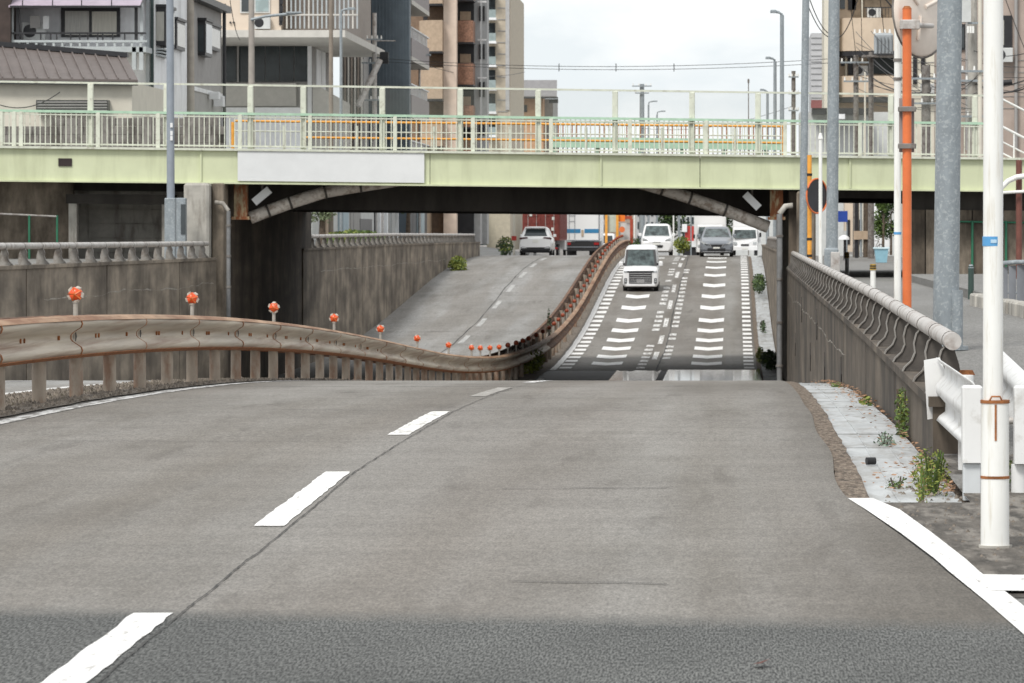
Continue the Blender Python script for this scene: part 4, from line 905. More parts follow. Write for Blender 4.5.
# far beige block
H7 = thing('apartment_block', 'tall beige block with ribbed grey gable, farthest along the left street', 'building', (-18, 300, .5))
M_bei = mat('beige_tile', (.50,.44,.35), .8, .08, 4); M_rib = mat('ribbed_cladding', (.42,.385,.34), .7, .1, 1.5, stretch=(1,8,.3))
q = MB(); q.box(PX(486,292), PX(509.5,292), 293, 312, .3, 18.5); q.build('wall', M_bei, H7)
xg = PX(509.5,292)
q = MB(); q.hexa([(xg-.5,294,.3),(xg+.0,294,.3),(PX(524,318),318,.3),(xg-.5,318,.3),(xg-.5,294,PZ(-1,293)),(xg,294,PZ(-1,293)),(PX(524,318),318,PZ(6,318)),(xg-.5,318,PZ(6,318))]); q.build('ribbed_gable', M_rib, H7)
for k in range(7):
    y0 = -30+23.5*k; bs = pb(H7, 'balcony_slab', M_wwall, 486.5, 496, y0+24, y0+26.3, 292, .9)
    pb(H7, 'window', M_glass, 488, 495.2, y0+6, y0+20, 292.9, .08); pb(H7, 'balcony_glass', mat('balcony_pane', (.30,.36,.36), .2, .1), 487, 495.8, y0+16, y0+24, 292.05, .05, bs)
for k in range(11): y0 = -4+k*11.5; pb(H7, 'tile_joint', M_gwall, 497.5, 508, y0, y0+.9, 292.96, .03)
pb(H7, 'grey_strip', M_gtile, 505.5, 509.4, -3, 110, 292.9, .09)
# low gabled house at the end
H8 = thing('low_house', 'low orange-tan house with wide grey metal roof behind the railing', 'house', (-14, 330, 0))
pb(H8, 'wall', mat('orange_tan_wall', (.50,.31,.19), .8, .08), 497, 543, 97.5, 230, 330, 12); pb(H8, 'side_wall', M_gwall, 543, 553, 99, 230, 333, 9)
q = MB(); q.hexa([P(490,97.5,329),P(557,97.5,329),P(557,82,338),P(490,82,338),P(490,96,329),P(557,96,329),P(557,80,338),P(490,80,338)]); q.build('roof', mat('grey_metal_roof', (.20,.19,.19), .6, .1, 1, stretch=(4,1,1)), H8)
pb(H8, 'roof_edge', M_frame, 500, 558, 97, 98.6, 328.7, .2); pb(H8, 'gutter_box', M_frame, 549, 558, 99, 103, 328.9, .5)
pb(H8, 'window', M_frame, 520, 527, 105, 112, 329.9, .08); pb(H8, 'shop_window', M_frame, 500, 515, 100, 116, 329.9, .08)
# ---------------- shop fronts of the left street, seen under the bridge
def shop(name, label, Y0, Y1, m, X=-18.4, h=5.2):
    t = thing(name, label, 'shop', (X-3, (Y0+Y1)/2, .85)); q = MB(); q.box(X-6, X, Y0, Y1, .6, h); q.build('wall', m, t); return t
def sp(t, name, m, Y0, Y1, z0, z1, X=-18.4, d=.06, parent=None): q = MB(); q.box(X+.003, X+d, Y0, Y1, z0, z1); return q.build(name, m, parent or t)
def yx(px, X=-18.4): return F*X/(px-VX)
M_ltg = mat('light_panel', (.56,.57,.56), .6, .08, 2)
S1 = shop('shop_front', 'pale grey shopfront behind the planted bank, leftmost seen under the bridge', yx(312), yx(352), M_ltg)
sp(S1, 'column', mat('blue_grey_column', (.33,.42,.47), .6, .08), yx(338), yx(343.5), .8, 5, d=.25); sp(S1, 'dark_bay', M_gwall, yx(349.5), yx(352)-.05, .8, 5); sp(S1, 'tan_panel', M_tan, yx(325), yx(331), .8, 4.5)
S2 = shop('shop_front', 'white framed shopfront with dark doorway under the bridge', yx(352), yx(401), M_ltg)
sp(S2, 'doorway', M_frame, yx(359), yx(371), .8, 2.2); sp(S2, 'dark_bay', M_gwall, yx(353), yx(360), .9, 5, d=.04); sp(S2, 'dark_bay', M_frame, yx(374), yx(376), .9, 5)
for px in (377, 384, 395, 398): sp(S2, 'frame_post', M_wwall, yx(px), yx(px+1.3), .8, 5, d=.15)
for a, b in ((379,383),(386,391)): sp(S2, 'pane', mat('grey_pane', (.36,.37,.36), .2, .1), yx(a), yx(b), 1.0, 2.6)
S3 = shop('shop_front', 'tan shopfront with brown door between dark bay and grey block wall', yx(401), yx(444), M_tan)
sp(S3, 'dark_bay', M_frame, yx(401)+.05, yx(416), .8, 5); sp(S3, 'column', mat('sky_blue_column', (.42,.50,.53), .6, .05), yx(416), yx(419.5), .8, 5, d=.3); sp(S3, 'dark_bay', M_frame, yx(421.5), yx(426), .8, 5)
sp(S3, 'door', mat('brown_door', (.16,.09,.045), .6, .2), yx(434), yx(440), .8, 2.45); sp(S3, 'pale_post', M_crw, yx(440.5), yx(443), .8, 5, d=.2)
S4 = shop('block_wall', 'grey rough block wall and mint green panel under the bridge', yx(444), yx(481), M_gwall)
for r_ in range(7):
    for k in range(4): a = yx(445.5+k*3.6); b = yx(448.8+k*3.6); sp(S4, 'block', M_block, a, b, 1.0+r_*.3, 1.27+r_*.3, d=.12)
sp(S4, 'white_post', M_wwall, yx(460), yx(461.5), .8, 5, d=.2); sp(S4, 'mint_panel', mat('mint_panel', (.30,.62,.42), .5, .06), yx(463), yx(470), .8, 5, d=.1); sp(S4, 'blue_grey_panel', mat('bluegrey_panel', (.22,.30,.34), .5, .1), yx(473), yx(480), .8, 5, d=.1)
S5 = shop('shop_front', 'dark shopfront with teal screen left of the white car', yx(481), yx(522), M_gwall, h=4.5)
sp(S5, 'teal_screen', mat('teal_screen', (.03,.22,.20), .6, .1), yx(481.3), yx(486), .6, 2.6, d=.1); sp(S5, 'white_post', M_wwall, yx(487.5), yx(489), .6, 5, d=.3); sp(S5, 'dark_bay', M_frame, yx(489.5), yx(493), .6, 2.2, d=.1)
sp(S5, 'white_post', M_wwall, yx(495.5), yx(497), .6, 5, d=.3); sp(S5, 'grey_post', M_galv, yx(501), yx(503.5), .6, 5, d=.4); sp(S5, 'cream_post', M_crw, yx(513), yx(516), .6, 5, d=.4)

# ================================================================ BUILDINGS ON THE RIGHT
M_be = mat('beige_render', (.58,.47,.36), .85, .07, 1.2, stain=(.40,.31,.23), stain_amt=.5, stain_scale=.8, stain_stretch=(1,1,.3), lo=.5, hi=.8)
M_ivory = mat('ivory_render', (.68,.64,.54), .85, .05, 1.2)
E = thing('beige_building', 'beige building with rounded balcony bands behind the poles on the right', 'building', (12, 246, .3))
Yx_ = 244.0
q = MB(); q.box(PX(838,Yx_), PX(960,Yx_), Yx_+1.6, Yx_+14, .3, 26); q.build('wall', M_be, E)
q = MB(); q.box(PX(824,Yx_), PX(838,Yx_), Yx_-.5, Yx_+6, .3, 26); q.build('ivory_pier', M_ivory, E)
for a, b in ((-70,-42),(18,51),(76,97),(125,150)):
    z1, z0 = PZ(a, Yx_), PZ(b, Yx_); xa_, xb_ = PX(838,Yx_), PX(960,Yx_)
    poly = [(xa_+.01, Yx_+1.58), (xa_+.01, Yx_+.5), (xa_+.25, Yx_+.05), (xa_+.8, Yx_-.2), (xa_+1.6, Yx_-.3), (xb_, Yx_-.3), (xb_, Yx_+1.58)]
    q = MB(); q.prism(poly, z0, z1, 'z'); b_ = q.build('balcony_band', M_be, E)
    q = MB(); q.prism([(p[0], p[1]+.04) for p in poly], z0-.3, z0-.004, 'z'); q.build('dark_under_strip', M_frame, b_)  # dark strip set along the underside of each band
for (a, b, c, d, m) in ((840,845,-8,9,M_glass),(852,906,-10,17,mat('brown_bay', (.22,.17,.12), .8, .2)),(848,856,-4,10,M_frame),(841,845,60,66,M_frame),(848,853,57,75,M_frame),(868,897,54,74,M_char),(880,884,60,72,mat('teal_pane', (.10,.20,.20), .2, .1))):
    pb(E, 'window', m, a, b, c, d, Yx_+1.5 if m is not M_char else Yx_+1.45, .06)
FBx = thing('mauve_building', 'mauve-brown building with dark framed window at the upper right', 'building', (12, 176, .3))
M_mau = mat('mauve_brown_wall', (.42,.345,.30), .85, .08, 1.5, stain=(.30,.235,.20), stain_amt=.6, stain_scale=1, stain_stretch=(1,1,.3), lo=.5, hi=.8)
q = MB(); q.box(PX(948,174), PX(1120,174), 174, 186, .3, 17); q.build('wall', M_mau, FBx)
w_ = pb(FBx, 'window', M_frame, 984, 1012, 15.5, 49, 173.9, .08); pb(FBx, 'pane', M_glassl, 987, 1004, 20, 45, 173.88, .015, w_)
w_ = pb(FBx, 'window', M_frame, 948, 966, 24, 50, 173.9, .08); pb(FBx, 'pane', M_glass, 950, 964, 27, 48, 173.88, .015, w_)
for k in range(5): pb(FBx, 'wall_joint', M_gwall, 948, 1100, 60+k*12, 60.5+k*12, 173.97, .02)
G = thing('white_building', 'white building between the mirror and the thick grey pole', 'building', (10, 200, .3))
q = MB(); q.box(PX(905,196), PX(950,196), 196, 204, .3, PZ(-40,196)); q.build('wall', M_ivory, G)
for (a, b, c, d) in ((913,917,55,84),(921,925,52,72),(936,941,85,96)): pb(G, 'window', M_frame, a, b, c, d, 195.9, .08)
T = thing('far_tower', 'pale grey far tower between the two grey poles', 'building', (9, 420, 0))
pb(T, 'wall', mat('far_grey', (.47,.47,.48), .9, .06, .6), 811, 823, 33, 240, 420, 12)
for k in range(14): pb(T, 'floor_line', M_gtile, 811, 823, 37+k*6, 37.7+k*6, 419.9, .08)
# low shed roofs and clutter behind railing on right
Sd = thing('low_shop', 'low shop with dark awning and red sign behind the right railing', 'shop', (6, 230, .3))
pb(Sd, 'wall', M_ltg, 800, 905, 112, 258, 236, 5); pb(Sd, 'awning', M_frame, 812, 870, 108, 114, 234, 2); pb(Sd, 'red_sign', mat('dull_red_sign', (.25,.07,.07), .6, .1), 811, 822, 100, 108, 233.9, .2)
pb(Sd, 'pale_board', M_wwall, 838, 845, 114, 119, 233.9, .06); 

# ---------------- lived-in clutter: air conditioners, pipes, laundry
acm = MB(); acm.bev(-.4, .4, -.15, .15, 0, .58, .02); ac_me = acm.mesh('air_conditioner', M_ltg)
acf = MB(); acf.cyl((-.12,-.16,.29),(-.12,-.152,.29),.22,n=16); acf_me = acf.mesh('fan_grille', M_frame)
def aircon(label, p, rot=0):
    t = thing('air_conditioner', label, 'air conditioner', p); o = inst('case', ac_me, t, p, (0,0,rot)); o2 = bpy.data.objects.new('fan_grille', acf_me); col.objects.link(o2); o2.parent = o
aircon('air conditioner on the balcony of the white house, left of the window', P(34, 39.8, Yf-.8)); aircon('air conditioner on the roof ledge beside the canopy building window', P(262, 29, Yc+.35)); aircon('air conditioner below the dark framed window at upper right', P(1003, 62, 173.6)); aircon('air conditioner on the white building beside the thick pole', P(929, 96, 195.6)); aircon('air conditioner in the upper beige balcony recess', P(874, 17.5, Yx_+1.2)); aircon('air conditioner in the lower beige balcony recess', P(861, 75.5, Yx_+1.2))
for k, (px, a, b) in enumerate(((846,52,76),(862,-10,18),(899,52,76),(858,52,76))): q = MB(); q.cyl(P(px,a,Yx_+1.3), P(px,b,Yx_+1.3), .06, n=8); q.build('drain_pipe', M_ivory, E)
for k in range(12): pb(E, 'balcony_rail_bar', M_frame, 866+k*3.2, 866.5+k*3.2, 8, 18, Yx_-.2, .04)
pb(E, 'balcony_rail', M_frame, 864, 905, 7, 8, Yx_-.22, .06)
for (a, b, c, d, m) in ((30,40,12,30,M_gwall),(43,49,12,31,M_signw)): pb(H2, 'hanging_laundry', m, a, b, c+4, d-2, BY+.5, .02)
for px in (967, 1016): q = MB(); q.cyl(P(px,-20,173.8), P(px,150,173.8), .07, n=8); q.build('drain_pipe', M_gwall, FBx)
for k in range(6): pb(G, 'wall_joint', M_gwall, 905, 949, 20+k*14, 20.6+k*14, 195.97, .02)
for (px, a, b) in ((238,43,82),(281,30,43),(300,83,107)): q = MB(); q.cyl(P(px,a,Yd-.35), P(px,b,Yd-.35), .05, n=8); q.build('drain_pipe', M_gwall, H4)
# ================================================================ VEHICLES
M_cw = mat('car_white', (.78,.78,.78), .25, 0, coat=.6, spec=.5); M_cg = mat('car_grey_metallic', (.20,.215,.24), .3, 0, metal=.45, coat=.6)
M_cgl = mat('car_grey_light', (.22,.235,.26), .3, 0, metal=.3, coat=.6)
M_wind = mat('windscreen', (.065,.085,.085), .05, .7, 3.5, spec=.6, obj=True); M_chrome = mat('chrome', (.55,.55,.56), .2, 0, metal=.9)  # windscreen: strong colour mottling paints in lighter reflections
M_trim = mat('black_trim', (.018,.018,.02), .5, 0); M_lampw = mat('headlamp', (.45,.47,.48), .1, .2, 8, spec=.8, obj=True); M_lampr = mat('tail_lamp', (.28,.012,.012), .2, 0)
M_platew = mat('number_plate', (.7,.7,.66), .5, 0); M_platey = mat('yellow_plate', (.70,.52,.05), .5, 0)
wt = MB(); wt.cyl((-.09,0,0),(.09,0,0),.30,n=20); wt_me = wt.mesh('tyre', M_black)
wr_ = MB(); wr_.cyl((-.10,0,0),(.10,0,0),.19,.19,n=16); wr_me = wr_.mesh('rim', M_chrome)
def wheel(t, x, y, r):
    w_ = inst('wheel', wt_me, t, (x, y, r)); w_.scale = (1, r/.30, r/.30)
    o = bpy.data.objects.new('rim', wr_me); col.objects.link(o); o.parent = w_; return w_
def panel(p, off, th=.008, ins=(.0,.0)):   # thin glass pane laid just proud of a quad (counter-clockwise seen from outside)
    p = [Vector(a) for a in p]; n_ = (p[1]-p[0]).cross(p[3]-p[0]).normalized(); iu, iv = ins
    def at(u, v): return (p[0]*(1-u)+p[1]*u)*(1-v)+(p[3]*(1-u)+p[2]*u)*v
    q = [at(iu,iv), at(1-iu,iv), at(1-iu,1-iv), at(iu,1-iv)]
    return MB().hexa([tuple(a+n_*off) for a in q]+[tuple(a+n_*(off+th)) for a in q])
def make_car(name, label, L, W, H, m, st, gh, loc, slope=0, back=False, det=None, wheel_r=.3, wb=(.62, .62), trim=M_trim, group=None):
    t = thing(name, label, 'car' if name != 'van' else 'van', (0,0,0), group); hw = W/2
    rings = []
    for (y, zl, zt, k) in st:
        h = hw*k
        rings.append([(-h*.9,y,zl),(-h,y,zl+.12),(-h,y,zl+(zt-zl)*.6),(-h*.965,y,zt-.07),(-h*.87,y,zt),(-h*.4,y,zt+.02),(h*.4,y,zt+.02),(h*.87,y,zt),(h*.965,y,zt-.07),(h,y,zl+(zt-zl)*.6),(h,y,zl+.12),(h*.9,y,zl)])
    MB().loft(rings, True, True).build('body', m, t)
    zb, yf0, yf1, yr0, yr1, kb, kt = gh      # belt, front/rear foot and roof positions, half-width factors
    def rr(z, a, b, h, c): return [(-h+c,a,z),(h-c,a,z),(h,a+c,z),(h,b-c,z),(h-c,b,z),(-h+c,b,z),(-h,b-c,z),(-h,a+c,z)]
    hb, ht = hw*kb, hw*kt
    MB().loft([rr(zb-.06,yf0-.03,yr0+.02,hb,.08), rr(H-.09,yf1,yr1,ht,.10), rr(H-.02,yf1+.10,yr1-.08,ht-.10,.12), rr(H,yf1+.3,yr1-.25,ht-.22,.12)], True, True).build('cabin', m, t)
    c = .085; zt_ = H-.09
    F0, F1, F2, F3 = (-hb+c,yf0-.03,zb-.06),(hb-c,yf0-.03,zb-.06),(ht-c,yf1,zt_),(-ht+c,yf1,zt_)
    if det == 'surround': panel([(-hb+.03,yf0-.0,zb-.06),(hb-.03,yf0-.0,zb-.06),(ht-.03,yf1+.03,zt_),(-ht+.03,yf1+.03,zt_)], .035, .004, (.0,.03)).build('windscreen_surround', M_trim, t); F0, F1, F2, F3 = [(a[0]*.95, a[1]-.012, a[2]) for a in (F0, F1, F2, F3)]
    panel([F0,F1,F2,F3], .004 if det != 'surround' else .010, .008, (.015,.06)).build('windscreen', M_wind, t)
    B0, B1, B2, B3 = (hb-c,yr0+.02,zb-.06),(-hb+c,yr0+.02,zb-.06),(-ht+c,yr1,zt_),(ht-c,yr1,zt_)
    panel([B0,B1,B2,B3], .004, .008, (.06,.12)).build('rear_window', M_glass, t)
    for s_ in (-1, 1):
        q0, q1, q2, q3 = (s_*hb,yf0+.06,zb-.06),(s_*hb,yr0-.08,zb-.06),(s_*ht,yr1-.1,zt_),(s_*ht,yf1+.1,zt_)
        pn = [q0,q1,q2,q3] if s_ > 0 else [q1,q0,q3,q2]
        for (u0, u1) in ((.04,.47),(.52,.95)):
            def at(u, v): return tuple((Vector(pn[0])*(1-u)+Vector(pn[1])*u)*(1-v)+(Vector(pn[3])*(1-u)+Vector(pn[2])*u)*v)
            panel([at(u0,.12),at(u1,.12),at(u1,.92),at(u0,.92)], .004).build('side_window', M_glass, t)
        q = MB(); q.bev(min(s_*(hb+.02),s_*(hb+.20)), max(s_*(hb+.02),s_*(hb+.20)), yf0+.18, yf0+.28, zb-.02, zb+.14, .03); q.build('mirror', m if det != 'grey' else m, t)
        for y in (wb[0], L-wb[1]): wheel(t, s_*(hw-.10), y, wheel_r)
    q = MB(); q.box(-hw*.84, hw*.84, .12, L-.12, .17, st[0][1]+.12); q.build('underbody', M_trim, t)
    t.location = loc; t.rotation_euler = (math.atan(slope), 0, math.pi if back else 0)
    return t
def bxp(t, name, m, x0, x1, y0, y1, z0, z1, b=.015, parent=None): q = MB(); q.bev(x0, x1, y0, y1, z0, z1, b); return q.build(name, m, parent or t)
# --- white kei van coming towards the camera
Yv = 173.2
V1 = make_car('van', 'small boxy white van with chrome grille, nearest of the oncoming vehicles', 3.4, 1.475, 1.80, M_cw,
    [(0,.24,.80,.90),(.03,.22,.90,.97),(.12,.2,.97,1),(.55,.2,1.04,1),(.7,.2,1.06,1),(2.6,.2,1.06,1),(3.35,.22,1.05,1),(3.4,.3,1.0,.96)],
    (1.06,.52,.86,3.36,3.26,.965,.86), ((640.5-VX)*Yv/F, Yv, zr(Yv)), .045, wheel_r=.28, det='surround')
bxp(V1, 'grille', M_trim, -.47, .47, -.03, .02, .34, .80)
for k in range(5): bxp(V1, 'grille_bar', M_chrome, -.45, .45, -.045, -.028, .38+k*.088, .415+k*.088, .004)
bxp(V1, 'grille_brow', M_trim, -.56, .56, -.02, .05, .80, .86)
for s_ in (-1, 1):
    a, b = sorted((s_*.47, s_*.68)); bxp(V1, 'headlamp', M_lampw, a, b, -.012, .08, .79, .87)
    a, b = sorted((s_*.56, s_*.67)); bxp(V1, 'fog_lamp', M_trim, a, b, -.02, .06, .34, .56)
    q = MB(); q.disc((s_*.615,.42), .035, -.03, -.02, 10); q.disc((s_*.615,.50), .03, -.03, -.02, 10); q.build('fog_bulb', M_lampw, V1)
    a, b = sorted((s_*.66, s_*.735)); bxp(V1, 'pillar_trim', M_trim, a, b, .56, .62, 1.06, 1.16)
bxp(V1, 'bumper_lip', M_cw, -.60, .60, -.035, .05, .235, .325); bxp(V1, 'number_plate', M_chrome, -.165, .165, -.055, -.046, .36, .52, .003)
for s_ in (-1, 1):
    q = MB(); q.bev(s_*.33-.16, s_*.33+.16, 1.30, 1.5, 1.05, 1.45, .06); q.build('front_seat', M_gwall, V1)
# --- grey hatchback
Yh_ = 211
V2 = make_car('hatchback', 'silver grey hatchback with dark grille coming over the crest', 4.1, 1.695, 1.52, M_cgl,
    [(0,.26,.66,.80),(.06,.22,.74,.92),(.25,.2,.80,1),(.9,.2,.96,1),(1.2,.2,1.0,1),(3.5,.2,1.0,1),(4.0,.25,.95,.97),(4.1,.35,.85,.9)],
    (1.0,1.0,1.85,4.0,3.55,.93,.74), ((716.5-VX)*Yh_/F, Yh_, zr(Yh_)), .006, wheel_r=.31, wb=(.8,.72))
q = MB(); q.prism([(-.40,.62),(.40,.62),(.26,.50),(-.26,.50)], -.03, .03); q.build('grille', M_trim, V2)
bxp(V2, 'lower_bumper', mat('car_grey_dark', (.07,.075,.085), .35, 0, coat=.5), -.80, .80, -.02, .15, .24, .42, .05); bxp(V2, 'intake', M_trim, -.45, .45, -.035, .0, .30, .44); bxp(V2, 'number_plate', M_platew, -.165, .165, -.05, -.036, .42, .50, .003)
bxp(V2, 'chrome_lip', M_chrome, -.70, .70, -.035, -.02, .25, .275, .004)
for s_ in (-1, 1):
    q = MB(); q.prism([(s_*.36,.60),(s_*.50,.56),(s_*.78,.72),(s_*.76,.80),(s_*.62,.74)], .0, .14); q.build('headlamp', M_lampw, V2)
    q = MB(); q.prism([(s_*.34,.66),(s_*.38,.64),(s_*.28,.50),(s_*.24,.50)], -.04, -.028); q.build('chrome_v', M_chrome, V2)
# --- white wagon
Yw = 226
V3 = make_car('wagon', 'rounded white wagon behind the small boxy van', 4.0, 1.69, 1.72, M_cw,
    [(0,.26,.70,.84),(.06,.22,.82,.94),(.2,.2,.90,1),(.7,.2,1.04,1),(.95,.2,1.07,1),(3.2,.2,1.07,1),(3.9,.25,1.0,.98),(4.0,.35,.9,.92)],
    (1.07,.75,1.35,3.95,3.75,.95,.80), ((656.5-VX)*Yw/F, Yw, zr(Yw)), -.005, wheel_r=.30, wb=(.7,.66))
q = MB(); q.prism([(-.30,.42),(.30,.42),(.36,.54),(.0,.60),(-.36,.54)], -.03, .03); q.build('intake', M_trim, V3); bxp(V3, 'grille_slot', M_trim, -.22, .22, -.02, .03, .70, .725); bxp(V3, 'number_plate', M_platew, -.165, .165, -.045, -.035, .56, .68, .003)
for s_ in (-1, 1): q = MB(); q.prism([(s_*.45,.80),(s_*.74,.84),(s_*.76,.94),(s_*.55,.88)], .0, .2); q.build('headlamp', M_lampw, V3)
# --- white SUV from behind
Ys = 243
V4 = make_car('white_suv', 'white SUV seen from behind, driving away in the left carriageway', 4.7, 1.89, 1.68, M_cw,
    [(0,.3,.75,.85),(.1,.26,.85,.95),(.4,.25,.95,1),(1.2,.25,1.06,1),(1.5,.25,1.10,1),(4.1,.25,1.12,1),(4.55,.3,1.08,.98),(4.68,.4,1.0,.95),(4.7,.45,.95,.92)],
    (1.12,1.3,2.1,4.6,4.2,.92,.70), ((535.5-VX)*Ys/F, Ys+4.7, zr(Ys)), .008, True, wheel_r=.36, wb=(.9,.9))
bxp(V4, 'lower_bumper', M_trim, -.85, .85, 4.6, 4.74, .3, .48); bxp(V4, 'number_plate', M_platew, -.165, .165, 4.70, 4.715, .74, .9, .003)
for s_ in (-1, 1):
    q = MB(); q.prism([(s_*.42,1.0),(s_*.93,.93),(s_*.92,1.03),(s_*.5,1.07)], 4.5, 4.715); q.build('tail_lamp', mat('tail_lamp_dark', (.06,.012,.015), .2, 0), V4)
    q = MB(); q.prism([(s_*.50,.42),(s_*.84,.42),(s_*.80,.55),(s_*.62,.52)], 4.66, 4.75); q.build('exhaust_trim', M_chrome, V4)
bxp(V4, 'spoiler', M_cw, -.62, .62, 4.2, 4.5, 1.6, 1.66)
# --- lorries
def lorry(name, label, cat, loc, W, L, z0, z1, mbox):
    t = thing(name, label, cat, (0,0,0)); hw = W/2
    q = MB(); q.bev(-hw, hw, 0, L, z0, z1, .04); q.build('cargo_box', mbox, t)
    q = MB(); q.box(-hw*.45, hw*.45, .3, L+1.6, .55, z0-.01); q.build('chassis', M_trim, t)
    q = MB(); q.bev(-hw*.95, hw*.95, L+.15, L+2.1, .5, min(z1-.3, 2.7), .1); q.build('cab', M_cw, t)
    for s_ in (-1, 1):
        for y in (1.6, 2.8, L+1.1): wheel(t, s_*(hw-.2), y, .45)
    t.location = loc; return t
Yt = 300
T1 = lorry('box_lorry', 'white box lorry with blue band seen from behind, beside the red container', 'lorry', (PX(582.5,Yt), Yt, zr(Yt)-.05), 2.46, 9, 1.25, 3.75, M_cw)
for a, b in ((-1.21,-.14),(.14,1.21)): bxp(T1, 'blue_band', mat('lorry_blue', (.04,.20,.38), .4, .05), a, b, -.02, -.003, 1.83, 2.12, .004)
bxp(T1, 'rear_frame', M_cgl, -1.24, 1.24, -.05, -.004, 1.25, 1.34, .01)
for s_ in (-1, 1): bxp(T1, 'corner_post', M_cgl, s_*1.19-.04, s_*1.19+.04, -.05, -.004, 1.345, 3.75, .01)
for x in (-.95, -.55): bxp(T1, 'door_rod', M_cgl, x-.015, x+.015, -.05, -.02, 1.4, 3.7, .004)
for z in (2.65, 3.05, 3.45): bxp(T1, 'door_rung', M_cgl, -.935, -.565, -.045, -.025, z, z+.03, .004)
bxp(T1, 'latch', M_tan, -.08, .08, -.06, -.02, 1.6, 2.05); bxp(T1, 'rear_bumper', M_trim, -1.2, 1.2, -.02, .1, .55, 1.2); bxp(T1, 'under_run_bar', M_cgl, -1.15, 1.15, -.06, -.025, .80, .86, .01)
for s_ in (-1, 1): bxp(T1, 'tail_lamp', M_lampr, s_*1.0-.18, s_*1.0+.18, -.06, -.021, .98, 1.15, .01)
for x in (-.8, .8): bxp(T1, 'mud_flap', M_trim, x-.35, x+.35, .9, .94, .15, .6, .005)
Yk = 276
M_cont = mat('container_red', (.205,.045,.035), .6, .15, 3, stain=(.12,.025,.02), stain_amt=.6, stain_scale=5, stain_stretch=(1,1,.3), lo=.5, hi=.7, obj=True)
T2 = lorry('container_lorry', 'rust-red shipping container on a lorry, ahead of the white SUV', 'lorry', (PX(541,Yk), Yk, zr(Yk)-.05), 2.44, 12, 1.15, 3.75, M_cont)
for s_ in (-1, 1):
    d = bxp(T2, 'container_door', M_cont, min(s_*.03,s_*1.16), max(s_*.03,s_*1.16), -.03, -.003, 1.2, 3.7, .01)
    for k in range(5):
        for j in range(2): x = s_*(.16+j*.5); a, b = sorted((x, x+s_*.42)); bxp(T2, 'door_panel', M_cont, a, b, -.06, -.032, 1.3+k*.48, 1.62+k*.48, .012, d)
    for x in (.3, .85): q = MB(); q.cyl((s_*x,-.075,1.2),(s_*x,-.075,3.7),.018,n=8); q.build('lock_rod', M_galvp, T2)
for (x, z) in ((.72,2.5),(.68,1.8),(-.75,2.75)): bxp(T2, 'door_decal', M_platew, x, x+.17, -.09, -.078, z, z+.2, .003)
for k in range(26): bxp(T2, 'corrugation', M_cont, 1.221, 1.25, .2+k*.45, .42+k*.45, 1.25, 3.65, .005)
bxp(T2, 'lorry_bumper', M_trim, -1.1, 1.1, -.05, .1, .55, .75)
for s_ in (-1, 1): bxp(T2, 'tail_lamp', M_lampr, s_*.95-.15, s_*.95+.15, -.07, -.051, .58, .7, .005)
# white box lorry behind the hatchback, facing us; white kei truck by the wall
def cabtruck(name, label, cat, loc, W, zc, L, bz0, bz1, bw, boff=0, glass=(.95,1.55), band=None):
    t = thing(name, label, cat, (0,0,0)); hw = W/2
    rings = [[(-hw*.93,0,.35),(hw*.93,0,.35),(hw*.95,.0,glass[0]),(hw*.86,.28,zc-.08),(-hw*.86,.28,zc-.08),(-hw*.95,.0,glass[0])],
             [(-hw,.15,.3),(hw,.15,.3),(hw,.15,glass[0]),(hw*.9,.4,zc),(-hw*.9,.4,zc),(-hw,.15,glass[0])],
             [(-hw,1.3,.3),(hw,1.3,.3),(hw,1.3,glass[0]),(hw*.9,1.3,zc),(-hw*.9,1.3,zc),(-hw,1.3,glass[0])]]
    q = MB(); q.loft(rings); q.build('cab', M_cw, t)
    panel([(-hw*.93,.0,glass[0]+.02),(hw*.93,.0,glass[0]+.02),(hw*.85,.26,zc-.1),(-hw*.85,.26,zc-.1)], .006, .01, (.03,.05)).build('windscreen', M_wind, t)
    q = MB(); q.bev(-bw/2+boff, bw/2+boff, 1.4, 1.4+L, bz0, bz1, .05); q.build('cargo_box', M_cw, t)
    for s_ in (-1, 1):
        a, b = sorted((s_*hw*.62, s_*hw*.88)); bxp(t, 'headlamp', M_lampw, a, b, -.03, .03, .62, .76)
        for y in (.75, L+.6): wheel(t, s_*(hw-.12), y, .30)
        bxp(t, 'mirror', M_trim, s_*(hw+.12)-.06, s_*(hw+.12)+.06, .1, .16, glass[0]+.1, glass[0]+.35)
    bxp(t, 'bumper', M_cw, -hw*.95, hw*.95, -.05, .02, .3, .5); bxp(t, 'grille', M_trim, -hw*.3, hw*.3, -.045, -.003, .55, .64); bxp(t, 'number_plate', M_platew, -.165, .165, -.065, -.052, .34, .46, .003)
    t.location = loc; return t
Yl = 262; cabtruck('box_lorry', 'white box lorry facing the camera, half hidden behind the silver hatchback', 'lorry', (PX(710,Yl), Yl, zr(Yl)), 1.75, 2.0, 4, .9, 2.75, 2.0, 0, (1.05,1.8))
Ykk = 232; cabtruck('small_truck', 'small white cab truck with tall box, by the wall right of the hatchback', 'truck', (PX(745,Ykk), Ykk, zr(Ykk)), 1.45, 1.55, 2.4, .7, 2.8, 1.55, .1, (.92,1.4))
# white minivan front right of the lorry in the left carriageway, seen from the back
Yz = 335; V5 = make_car('van', 'narrow white van with dark rear window, right of the white box lorry', 3.4, 1.475, 1.9, M_cw,
    [(0,.24,.85,.92),(.1,.2,.95,1),(.6,.2,1.1,1),(3.3,.2,1.1,1),(3.4,.3,1.05,.97)], (1.08,.6,1.0,3.38,3.3,.97,.88), (PX(606,Yz), Yz+3.4, zr(Yz)+.1), .008, True, wheel_r=.28)
for s_ in (-1, 1): bxp(V5, 'tail_lamp', M_lampr, s_*.66-.05, s_*.66+.05, 3.36, 3.42, .75, 1.05)

